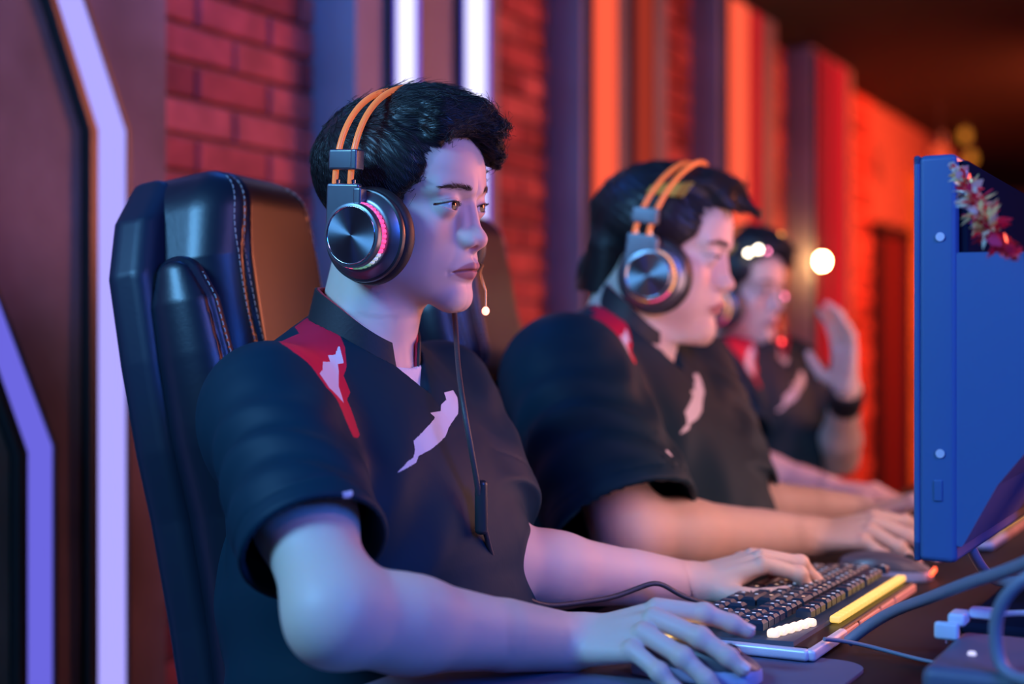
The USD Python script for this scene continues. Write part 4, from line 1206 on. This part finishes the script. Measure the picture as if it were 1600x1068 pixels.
def make_keyboard(label, loc, axes):
    """Local axes: x towards the monitors, y along the row away from the camera, z up; origin at the near far-from-player corner. The player's left is +y."""
    kb = thing("keyboard", label, "keyboard", loc, axes=axes)
    L, D = 0.442, 0.142
    tilt = lambda x: 0.006 + 0.050 * (x + D)                      # the plate rises towards the monitors
    obj("base", rbox((D + 0.006, L, 0.014), 0.004, 3, (-D / 2, L / 2, 0.009)), M["key_plate"], kb)
    sl = np.array([(-D - 0.002, 0.0, 0.016), (-D - 0.002, L, 0.016), (-0.016, 0.0, 0.021), (-0.016, L, 0.021), (-D - 0.002, 0.0, 0.010), (-D - 0.002, L, 0.010), (-0.016, 0.0, 0.010), (-0.016, L, 0.010)])
    obj("plate", trimesh.convex.convex_hull(sl), M["key_under"], kb, smooth=False, label="plate glowing blue between the caps")
    rng = random.Random(11)
    pitch = 0.0186
    for ri, row in enumerate(ROWS):
        x = -0.034 - (ri * pitch + (0.007 if ri else 0.0))
        for k, (u, w) in enumerate(row):
            y = L - 0.010 - (u + w / 2) * U * (L - 0.02) / (22.6 * U)
            s = (L - 0.02) / 22.6
            cap_ = cbox((pitch - 0.0022, w * s - 0.0026, 0.0095), (x, y, 0.026 + 0.0012 * (5 - ri) * 0.9), b=0.17)
            kp = obj("key", cap_, M["key"], kb, smooth=False)
            if (ri + k) % 5 != 3:
                g = cbox((0.0036, 0.0022 if w < 3 else 0.014, 0.0004), (x + 0.002, y, 0.031 + 0.0012 * (5 - ri) * 0.9), b=0.1)
                obj("legend", g, M["legend_warm"] if rng.random() < 0.16 else M["legend"], kp, smooth=False)
    # light bar along the far edge, in beads
    y = 0.132
    while y < L - 0.01:
        obj("light_bar", rbox((0.0115, 0.0145, 0.0075), 0.002, 2, (-0.010, y, 0.0215)), M["bar_gold"], kb, smooth=40)
        y += 0.0152
    y = 0.020
    while y < 0.095:
        obj("light_bar", rbox((0.012, 0.0132, 0.009), 0.003, 2, (-0.047 + y * 0.25, y - 0.002, 0.0235)), M["bar_cream"], kb, smooth=40)
        y += 0.0136
    obj("side_frame", trimesh.util.concatenate([rbox((0.118, 0.011, 0.012), 0.004, 3, (-0.058, -0.004, 0.010)), rbox((0.011, 0.12, 0.012), 0.004, 3, (0.002, 0.054, 0.010))]), M["frame_lilac"], kb, smooth=40, label="pale metal frame round the near corner")
    for y0, y1 in ((0.118, 0.168), (0.176, 0.262), (0.268, 0.330), (0.336, L)):
        obj("rim", rbox((0.006, y1 - y0, 0.010), 0.002, 2, (0.002, (y0 + y1) / 2, 0.008)), M["rim_copper"], kb, smooth=40)
    return kb
kb1 = make_keyboard("black backlit keyboard with a golden light bar, under the foreground player's left hand", dk(0, 0, 0), np.stack([F0, R0, Z0]))

# ---- mice
M["mouse_body"] = principled("mouse_shell", (0.10, 0.095, 0.13), 0.30)
M["wheel_gold"] = usdkit.material(stage, "/World/Looks/wheel_gold", {"p": ("principled_bsdf", {"base_color": (0.9, 0.7, 0.3), "emission_color": (1.0, 0.60, 0.10), "emission_strength": 2.2})}, surface="p.BSDF")
M["glow_red"] = usdkit.material(stage, "/World/Looks/mouse_glow_red", {"p": ("principled_bsdf", {"base_color": (0.9, 0.2, 0.1), "emission_color": (1.0, 0.10, 0.03), "emission_strength": 3.2})}, surface="p.BSDF")
M["mouse_side"] = principled("mouse_side_lilac", (0.42, 0.42, 0.62), 0.35)
def make_mouse(label, loc, yaw_axes, glow, wheel):
    """x to the front of the mouse, z up, origin under its middle."""
    r = thing("computer_mouse", label, "mouse", loc, axes=yaw_axes)
    def f(p):
        x, y, z = p.T
        hw = 31 - 0.0022 * (x - 5) ** 2 - 2.2 * np.exp(-((x - 8) / 18) ** 2)
        top = 38 - 0.0042 * (x + 14) ** 2 - 0.004 * y * y
        d = np.maximum(np.abs(y) - hw, np.maximum(np.abs(x) - 62, z - top))
        e = ell(p, (-6, 0, 4), (70, 36, 36))
        d = smax(smax(d * 0.8, e, 9), -z, 2)
        return d + 0.9 * np.exp(-(y / 0.7) ** 2) * np.clip((x - 6) / 8, 0, 1) * (z > 12)
    v, q, n = nets(f, (-75, -45, -4), (75, 45, 48), 1.6)
    def m_(nm, keep, mt):
        vv, qq, nn, _ = trim(v, q, n, keep)
        return define(numbered(str(r.GetPath()) + "/" + nm), vv * 0.001, qq, nn, mt)
    m_("shell", v[:, 2] > 12.5, M["mouse_body"])
    m_("skirt", v[:, 2] < 14.6, M["mouse_side"])
    obj("scroll_wheel", lathe([(-0.0035, 0), (-0.0035, 0.010), (-0.002, 0.0115), (0.002, 0.0115), (0.0035, 0.010), (0.0035, 0)], (0.030, 0, 0.0225), (0, 1, 0), 28), M["housing"], r, smooth=40)
    if wheel is not M["glow_red"]:
        obj("glow_strip", tube(spline([(-0.034, 0, 0.0352), (-0.018, 0, 0.0372), (-0.002, 0, 0.0362)], 16), 0.0046, 10), glow, r, smooth=60)
    if wheel is M["glow_red"]:
        obj("front_glow", rbox((0.004, 0.044, 0.006), 0.0015, 2, (0.0605, 0, 0.012)), glow, r, smooth=40)
    return r
MX = axes_from(F0 + R0 * 0.02, Z0)
mouse1 = make_mouse("dark gaming mouse with a golden wheel light under the foreground right hand", np.array([0.174, 1.326, DESK + 0.003]), MX, M["wheel_gold"], M["wheel_gold"])

# ---- monitor seen from behind and beside
M["mon_case"] = principled("monitor_case", (0.055, 0.13, 0.30), 0.45, bump=(300, 0.06))
M["mon_back"] = principled("monitor_back_black", (0.010, 0.014, 0.03), 0.95, specular_ior_level=0.0)
M["screen"] = emitter("screen_glow", (1.0, 0.50, 0.46), 3.6)
MON = np.array([0.3852, 1.35, 0.0])
mon = thing("monitor", "blue-lit desktop monitor seen from its side, right edge of the picture", "monitor", MON, axes=np.stack([F0, R0, Z0]))
z0, z1 = 0.862, 1.247
obj("panel", rbox((0.036, 0.61, z1 - z0), 0.006, 3, (0.018, 0.305, (z0 + z1) / 2)), M["mon_case"], mon)
obj("bezel", trimesh.util.concatenate([rbox((0.006, 0.010, z1 - z0), 0.002, 2, (-0.001, 0.005, (z0 + z1) / 2)), rbox((0.006, 0.010, z1 - z0), 0.002, 2, (-0.001, 0.605, (z0 + z1) / 2)), rbox((0.006, 0.61, 0.010), 0.002, 2, (-0.001, 0.305, z1 - 0.005)), rbox((0.006, 0.61, 0.020), 0.002, 2, (-0.001, 0.305, z0 + 0.010))]), M["mon_case"], mon)
obj("screen", rbox((0.002, 0.595, z1 - z0 - 0.025), 0.0008, 1, (-0.0008, 0.305, (z0 + z1) / 2 + 0.004)), M["screen"], mon)
prof = Polygon([(0.034, z0 + 0.004), (0.072, z0 + 0.075), (0.106, z0 + 0.118), (0.108, z1 - 0.098), (0.104, z1 - 0.094), (0.034, z1 - 0.093)])
hb = trimesh.creation.extrude_polygon(prof.buffer(-0.004).buffer(0.004), 0.585, engine="earcut")
vv = hb.vertices
obj("rear_housing", trimesh.Trimesh(np.stack([vv[:, 0], vv[:, 2] + 0.003, vv[:, 1]], 1), hb.faces[:, ::-1], process=False), M["mon_case"], mon)
obj("upper_back", rbox((0.010, 0.59, 0.088), 0.003, 2, (0.040, 0.305, z1 - 0.050)), M["mon_back"], mon, label="black upper part of the monitor's back")
for zz in (z1 - 0.078, z0 + 0.103):
    obj("side_screw", lathe([(-0.0016, 0), (-0.0016, 0.0042), (0.0, 0.0036), (0.0, 0)], (0.021, 0.0, zz), (0, 1, 0), 16), M["frame_lilac"], mon, smooth=40)
obj("side_button", rbox((0.008, 0.003, 0.02), 0.001, 2, (0.019, 0.0, z0 + 0.068)), M["mon_case"], mon)
for zz in (z1 - 0.03, z1 - 0.066):
    obj("back_screw", lathe([(0.0, 0.004), (0.0025, 0.004), (0.0025, 0.0)], (0.045, 0.02, zz), (1, 0, 0), 16), M["mon_case"], mon, smooth=40)
obj("stand_neck", rbox((0.04, 0.09, z0 + 0.14 - DESK), 0.006, 2, (0.125, 0.33, (z0 + 0.14 + DESK) / 2)), M["mon_back"], mon)
obj("stand_foot", rbox((0.20, 0.26, 0.014), 0.005, 2, (0.10, 0.33, DESK + 0.008)), M["mon_back"], mon)

for k, r_ in enumerate((0.86, 1.80)):
    copy_of(mon, "monitor of the %s player, out of the picture on the right" % ("second", "third")[k], MON + R0 * r_)
# ---- tinsel garland of red and gold hung over the monitor's back
M["tin_gold"] = principled("tinsel_gold", (0.95, 0.66, 0.30), 0.38, metal=0.35)
M["tin_red"] = principled("tinsel_red", (0.90, 0.02, 0.05), 0.35, metal=0.35)
M["tin_silver"] = principled("tinsel_silver", (0.92, 0.84, 0.70), 0.35, metal=0.35)
gar = thing("tinsel_garland", "red and gold tinsel garland sloping down behind the monitor's top corner", "garland")
rng = np.random.default_rng(4)
gl = spline([at(1487, 256, 1.30), at(1512, 292, 1.27), at(1540, 345, 1.24), at(1566, 378, 1.22), at(1590, 402, 1.20)], 60)
obj("cord", tube(gl, 0.0012, 6), M["tin_red"], gar)
for nm, mt, lo, hi, cnt, wd in (("gold_leaf", "tin_gold", 0.05, 0.72, 70, 0.011), ("silver_leaf", "tin_silver", 0.0, 0.68, 70, 0.010), ("red_leaf", "tin_red", 0.22, 1.0, 100, 0.012)):
    parts = []
    for _ in range(cnt):
        s = rng.uniform(lo, hi) * 59
        c = gl[int(s)]
        amp = 0.30 + 0.9 * math.sin(min(1.0, s / 59) * math.pi * 0.8)
        d = rng.normal(0, 1, 3); d /= np.linalg.norm(d)
        w = np.cross(d, rng.normal(0, 1, 3)); w /= np.linalg.norm(w)
        ln, wi = rng.uniform(0.007, 0.020) * amp, rng.uniform(0.002, 0.004)
        nrm = np.cross(d, w)
        b = [c + d * 0.001 - w * wi / 2, c + d * ln * 0.6 - w * wi, c + d * ln, c + d * ln * 0.6 + w * wi, c + d * 0.001 + w * wi / 2]
        V = np.array(b + [x + nrm * 0.0004 for x in b])
        F = [(0, 1, 4), (1, 3, 4), (1, 2, 3), (5, 9, 6), (6, 9, 8), (6, 8, 7)] + [(k, k + 5, (k + 1) % 5) for k in range(5)] + [((k + 1) % 5, k + 5, (k + 1) % 5 + 5) for k in range(5)]
        parts.append(trimesh.Trimesh(V, np.array(F), process=False))
    tag(obj(nm, trimesh.util.concatenate(parts), M[mt], gar, smooth=False), kind="stuff")

# ---- cables and the box behind the monitor
M["cable_black"] = principled("cable_black", (0.03, 0.03, 0.036), 0.4)
M["cable_grey"] = principled("cable_grey", (0.20, 0.22, 0.30), 0.5)
M["braid"] = principled("cable_braided", (0.055, 0.045, 0.05), 0.45, bump=(700, 0.5))
c1 = tag(obj("monitor_cable", tube(spline([at(1650, 850, 1.16), at(1600, 880, 1.20), at(1520, 908, 1.27), at(1440, 938, 1.36), at(1375, 966, 1.43), dk(0.016, 0.080, 0.009)], 70), 0.0058, 10), M["cable_grey"], smooth=60), "thick blue-lit cable sweeping down from the right edge to the desk", "cable")
c2 = tag(obj("power_cable", tube(spline([at(1640, 890, 1.14), at(1590, 912, 1.15), at(1562, 950, 1.16), at(1556, 1000, 1.165), at(1566, 1040, 1.16), at(1600, 1062, 1.14), at(1650, 1062, 1.12)], 60), 0.0055, 10), M["cable_grey"], smooth=60), "cable looping down in front of the small box at the lower right", "cable")
c3 = tag(obj("thin_cable", tube(spline([dk(0.006, 0.03, 0.020), dk(0.05, 0.06, 0.010), dk(0.11, 0.05, 0.004), dk(0.20, 0.05, 0.004), dk(0.30, 0.03, 0.004), dk(0.36, 0.10, 0.004)], 50), 0.0022, 8), M["cable_grey"], smooth=60), "thin cable lying across the desk from the keyboard's near corner", "cable")
c4 = tag(obj("adapter_cable", tube(spline([at(1500, 770, 1.46), at(1508, 830, 1.45), at(1530, 880, 1.42), at(1556, 905, 1.38), at(1640, 900, 1.32)], 40), 0.0055, 10), M["cable_grey"], smooth=60), "cable hanging in the dark gap below the monitor's rear housing", "cable")
bx = thing("control_box", "low blue-lit plastic box with a small white light, lower right corner", "box", dk(0.20, -0.07, 0), axes=np.stack([F0, R0, Z0]))
obj("lid", rbox((0.16, 0.17, 0.030), 0.010, 4, (0.02, 0.0, 0.030)), principled("box_plastic", (0.10, 0.12, 0.18), 0.5, bump=(200, 0.1)), bx, smooth=50)
obj("bottom_case", rbox((0.17, 0.18, 0.016), 0.005, 3, (0.02, 0.0, 0.008)), M["mon_back"], bx)
obj("status_light", lathe([(0, 0), (0, 0.004), (0.003, 0.003), (0.003, 0)], (-0.030, -0.020, 0.0445), (0, 0, 1), 14), emitter("status_white", (0.6, 0.6, 1.0), 1.4), bx)
pl = thing("plug", "white plug with a pale lead lying on the small box's far side", "plug", dk(0.155, -0.005, 0.030), axes=np.stack([F0, R0, Z0]))
WP = principled("white_plug", (0.75, 0.74, 0.82), 0.4)
obj("plug_body", trimesh.util.concatenate([rbox((0.016, 0.030, 0.012), 0.003, 2, (-0.012, 0.0, 0.030)), rbox((0.030, 0.016, 0.010), 0.003, 2, (0.010, 0.012, 0.034)), rbox((0.022, 0.010, 0.016), 0.003, 2, (-0.020, -0.016, 0.020))]), WP, pl)
obj("lead", tube(spline([(0.02, 0.012, 0.034), (0.06, 0.006, 0.040), (0.10, 0.0, 0.044), (0.16, -0.01, 0.05)], 30), 0.0028, 8), WP, pl)
obj("blade", rbox((0.003, 0.010, 0.018), 0.0008, 1, (-0.022, 0.0, 0.014)), M["chrome"], pl)
# ---------------------------------------------------------------- the players
TINTS = ((0.72, 0.53, 0.45), (0.72, 0.36, 0.29), (0.50, 0.20, 0.19), (0.022, 0.016, 0.016))
def face(hair, **kw):
    h = dict(cheek=1.0, jaw=1.0, neck=1.0, eye_f=70.5, lid_up=4.7, lid_low=4.2, brow=3.4, tints=TINTS, head_scale=1.0)
    h.update(kw)
    hf = hair_sdf(hair)
    h["hairline"] = lambda v: hf(v.astype(np.float32))
    return h
MOUSE_HAND = dict(fingers=[(9, 27, 15, 8), (-16, 29, 17, 9), (-24, 33, 20, 10), (-32, 34, 22, 10)], thumb=[(52, 22, 42), (18, 14, 30), (4, 4, 24)])
KEY_HAND = dict(fingers=[(4, 34, 42, 26), (0, 28, 38, 24), (-5, 30, 36, 22), (-10, 34, 34, 22)], thumb=[(44, 14, 42), (12, 12, 28), (-4, 8, 22)])
OPEN_HAND = dict(fingers=[(6, 8, 18, 12), (0, 10, 20, 14), (-6, 12, 22, 14), (-14, 14, 24, 14)], thumb=[(58, 10, 42), (36, 6, 30), (28, 4, 24)])
RED, WHITE = (0.66, 0.015, 0.05), (0.74, 0.70, 0.76)
PRINT = [
    ("top", RED, [[(-0.168, 0.030), (-0.140, -0.002), (-0.110, -0.022), (-0.086, -0.010), (-0.062, -0.034), (-0.030, -0.035), (-0.045, 0.002), (-0.075, 0.039), (-0.095, 0.054), (-0.110, 0.060), (-0.117, 0.072), (-0.132, 0.078), (-0.136, 0.094), (-0.153, 0.098), (-0.157, 0.084), (-0.166, 0.079), (-0.163, 0.060), (-0.170, 0.045)]]),
    ("top", WHITE, [[(-0.078, 0.034), (-0.094, 0.050), (-0.103, 0.049), (-0.112, 0.056), (-0.132, 0.069), (-0.143, 0.082), (-0.160, 0.078), (-0.158, 0.066), (-0.146, 0.061), (-0.128, 0.049), (-0.112, 0.046), (-0.104, 0.038), (-0.094, 0.040)]]),
    ("chest", WHITE, [[(0.050, -0.004), (0.047, -0.012), (0.025, -0.029), (-0.010, -0.043), (-0.025, -0.051), (-0.060, -0.062), (-0.083, -0.067), (-0.090, -0.073), (-0.119, -0.081), (-0.101, -0.071), (-0.091, -0.068), (-0.084, -0.060), (-0.080, -0.052), (-0.051, -0.041), (-0.024, -0.031), (-0.028, -0.026), (-0.004, -0.025), (0.006, -0.018), (0.020, -0.014), (0.026, -0.006)]]),
    ("sleeve", WHITE, [[(-0.272, -0.086), (-0.262, -0.085), (-0.264, -0.090), (-0.271, -0.094)]]),
    ("chest", RED, [[(-0.03, -0.288), (0.02, -0.288), (0.05, -0.296), (0.04, -0.312), (-0.01, -0.312)]])]
def ring1(a):
    d = math.degrees(a) % 360
    return M["ring_green"] if 268 < d < 300 else M["ring_white"] if 300 <= d < 328 else M["ring_pink"]
def ring2(a):
    d = math.degrees(a) % 360
    return M["ring_pink"] if 270 < d < 325 else M["ring_amber"]

B1 = np.array([-0.168, 1.546, 1.016])
H1 = face(HAIR1)
p1 = make_person("nearest player in a black jersey, hand on a mouse, watching the monitor", dict(
    B=B1, hip=B1 + F0 * 0.03 - Z0 * 0.48, F=F0, girth=1.0, half=0.168,
    eyes=at(720, 322.5, 1.525), head_turn=(62.5, 3.5, 2.5), H=H1, sleeve=(0.060, 0.073), sleeve_end=0.72, vee=-0.004, gaze=(1, 0.02, 0),
    right=dict(shoulder=at(418, 630, 1.395), elbow=at(525, 962, 1.2), wrist=at(893, 1003, 1.365), point=F0 * 1.0 + Z0 * 0.30 - R0 * 0.05, up=Z0 - R0 * 0.45, pose=MOUSE_HAND),
    left=dict(shoulder=at(690, 612, 1.69), elbow=at(775, 880, 1.55), wrist=at(1075, 912, 1.677), point=F0 * 0.80 + R0 * 0.52 + Z0 * 0.30, up=Z0 - R0 * 0.15, pose=KEY_HAND),
    res_head=0.0012, res_body=0.0035, res_hand=0.0016, res_cloth=0.0032, print=PRINT))
add_hair(p1, HAIR1, 9000, 2.2, 5)
add_brows(p1, H1, 260, 8)
hs1 = make_headset("headset with twin orange rods and pink ring light on the nearest player's head", p1, ring1,
    [(0.02, 0.112, -0.05), (0.045, 0.092, -0.062), (0.066, 0.062, -0.064), (0.076, 0.040, -0.072), (0.086, 0.034, -0.090), (0.0875, 0.033, -0.112)], strap_z=0.092)
CY = math.radians(72)
FC, RC = np.array([math.sin(CY), -math.cos(CY), 0]), np.array([math.cos(CY), math.sin(CY), 0])
ch1 = make_chair("black stitched-leather gaming chair behind the nearest player", np.array([-0.317, 1.728, -0.006]) - FC * 0.046)

B2 = np.array([0.165, 2.13, 1.04])
F2 = F0
H2 = face(HAIR2, cheek=1.12, jaw=1.12, neck=1.2, lid_up=2.2, lid_low=2.2, double_chin=True, head_scale=1.09)
p2 = make_person("heavier second player in profile, looking down at his keyboard, black jersey", dict(
    B=B2, hip=B2 - F0 * 0.06 - Z0 * 0.50, F=F2, girth=1.28, half=0.205, belly=0.05, arm_girth=1.15, neck_f=0.0,
    eyes=at(1116, 402, 2.12), head_turn=(70, 8, 1), H=H2, sleeve=(0.092, 0.104), sleeve_end=0.92, vee=0.0,
    right=dict(shoulder=at(885, 592, 1.95), elbow=at(985, 835, 1.82), wrist=at(1265, 838, 1.98), point=F0 + R0 * 0.1 + Z0 * 0.22, up=Z0 - R0 * 0.4, pose=MOUSE_HAND),
    left=dict(shoulder=at(1060, 590, 2.30), elbow=at(1120, 795, 2.15), wrist=at(1335, 800, 2.255), point=F0 * 0.9 + R0 * 0.2 + Z0 * 0.2, up=Z0, pose=KEY_HAND),
    res_head=0.0024, res_body=0.006, res_hand=0.0024, res_cloth=0.006, print=PRINT, nails=False))
add_hair(p2, dict(HAIR2, top=24, side=13, nape=-112, locks=HAIR2["locks"] + [((-64, -26, -5), (-66, -24, -72), 38, 34), ((-64, 26, -5), (-66, 24, -72), 40, 37), ((-74, 0, -40), (-80, 0, -98), 44, 40)]), 2500, 3.2, 6, width=0.9)
add_brows(p2, H2, 200, 9, wide=2.2)
hs2 = make_headset("headset with orange rods and amber ring light on the second player's head", p2, ring2, None, strap_z=0.112, lean=0.030)
ch2 = copy_of(ch1, "black gaming chair behind the second player, seen past the nearest player's chin", B2 * [1, 1, 0] - F0 * 0.32, axes=np.stack([FC, RC, Z0]))

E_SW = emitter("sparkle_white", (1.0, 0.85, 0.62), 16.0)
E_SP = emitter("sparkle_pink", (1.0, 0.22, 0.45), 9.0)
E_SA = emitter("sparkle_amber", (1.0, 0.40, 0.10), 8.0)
B3 = np.array([0.52, 3.06, 1.02])
Y3 = math.radians(52)
F3 = np.array([math.sin(Y3), -math.cos(Y3), 0]); R3 = np.array([math.cos(Y3), math.sin(Y3), 0])
H3 = face(HAIR1, cheek=1.0, jaw=1.0)
p3 = make_person("third player farthest back with one hand raised, black jersey", dict(
    B=B3, hip=B3 - F3 * 0.05 - Z0 * 0.49, F=F3, girth=1.0, half=0.17,
    eyes=at(1203, 452, 2.98), head_turn=(48, 8, 6), H=H3, sleeve=(0.070, 0.085), sleeve_end=0.7, vee=0.0,
    right=dict(shoulder=at(1110, 580, 2.94), elbow=at(1165, 735, 2.76), wrist=at(1290, 762, 2.69), point=F0, up=Z0, pose=KEY_HAND),
    left=dict(shoulder=at(1232, 575, 3.18), elbow=at(1310, 712, 3.03), wrist=at(1323, 612, 2.86), point=Z0 * 1.0 - F0 * 0.1 + R0 * 0.1, up=F0 * 0.6 + R0 * 0.9, pose=OPEN_HAND),
    res_head=0.0032, res_body=0.007, res_hand=0.003, res_cloth=0.007, print=PRINT, nails=False))
add_hair(p3, HAIR1, 1500, 4.0, 7, width=1.2)
add_brows(p3, H3, 150, 10, wide=2.5)
hs3 = make_headset("headset with glittering lights on the third player's head", p3, ring2, [(0.02, 0.112, -0.05), (0.045, 0.092, -0.062), (0.066, 0.062, -0.064), (0.076, 0.040, -0.072), (0.086, 0.034, -0.090), (0.0875, 0.033, -0.112)],
    tip=emitter("mic_red", (1.0, 0.05, 0.06), 6.0), sparkle=[((0.075, -0.060, 0.088), 0.006, E_SW), ((0.060, -0.074, 0.080), 0.005, E_SW), ((0.085, -0.015, 0.092), 0.006, E_SP), ((0.075, 0.02, 0.112), 0.006, E_SA), ((0.080, -0.036, 0.084), 0.005, E_SP), ((0.03, 0.118, -0.03), 0.007, E_SP)])

wa = p3.arms[1]
fx = (wa[2] - wa[1]) / np.linalg.norm(wa[2] - wa[1])
obj("wristband", lathe([(-0.028, 0.026), (-0.028, 0.034), (0.0, 0.036), (0.028, 0.034), (0.028, 0.026)], wa[2] - fx * 0.02, fx, 28), M["collar"], p3.root, smooth=50, label="dark wristband on the raised arm")

# headset cable of the nearest player, with its in-line clip
cab = thing("headset_cable", "braided headset cable hanging from the nearest player's chin to the desk", "cable")
pts = [at(690, 420, 1.66), at(702, 450, 1.63), at(710, 490, 1.575), at(715, 560, 1.49), at(727, 650, 1.42), at(743, 740, 1.42), at(753, 800, 1.43), at(766, 860, 1.45), at(800, 918, 1.50), at(850, 944, 1.53), at(905, 941, 1.55), at(965, 930, 1.57), at(1003, 916, 1.58), at(1026, 911, 1.585), at(1058, 926, 1.59), at(1110, 944, 1.60), dk(-0.16, 0.19, 0.006)]
obj("lead", tube(spline(pts, 140), 0.0030, 8), M["braid"], cab, smooth=60)
c = at(752, 792, 1.428)
obj("inline_clip", rbox((0.013, 0.012, 0.055), 0.005, 3, c), M["housing"], cab, smooth=50)

ms2 = make_mouse("small mouse with a red glow under the second player's right hand", np.array([0.50, 1.90, DESK]), axes_from(F0 + R0 * 0.1, Z0), M["glow_red"], M["glow_red"])
kb2 = copy_of(kb1, "backlit keyboard in front of the second player, mostly hidden by hands", dk(0.02, 0.86, 0), None)
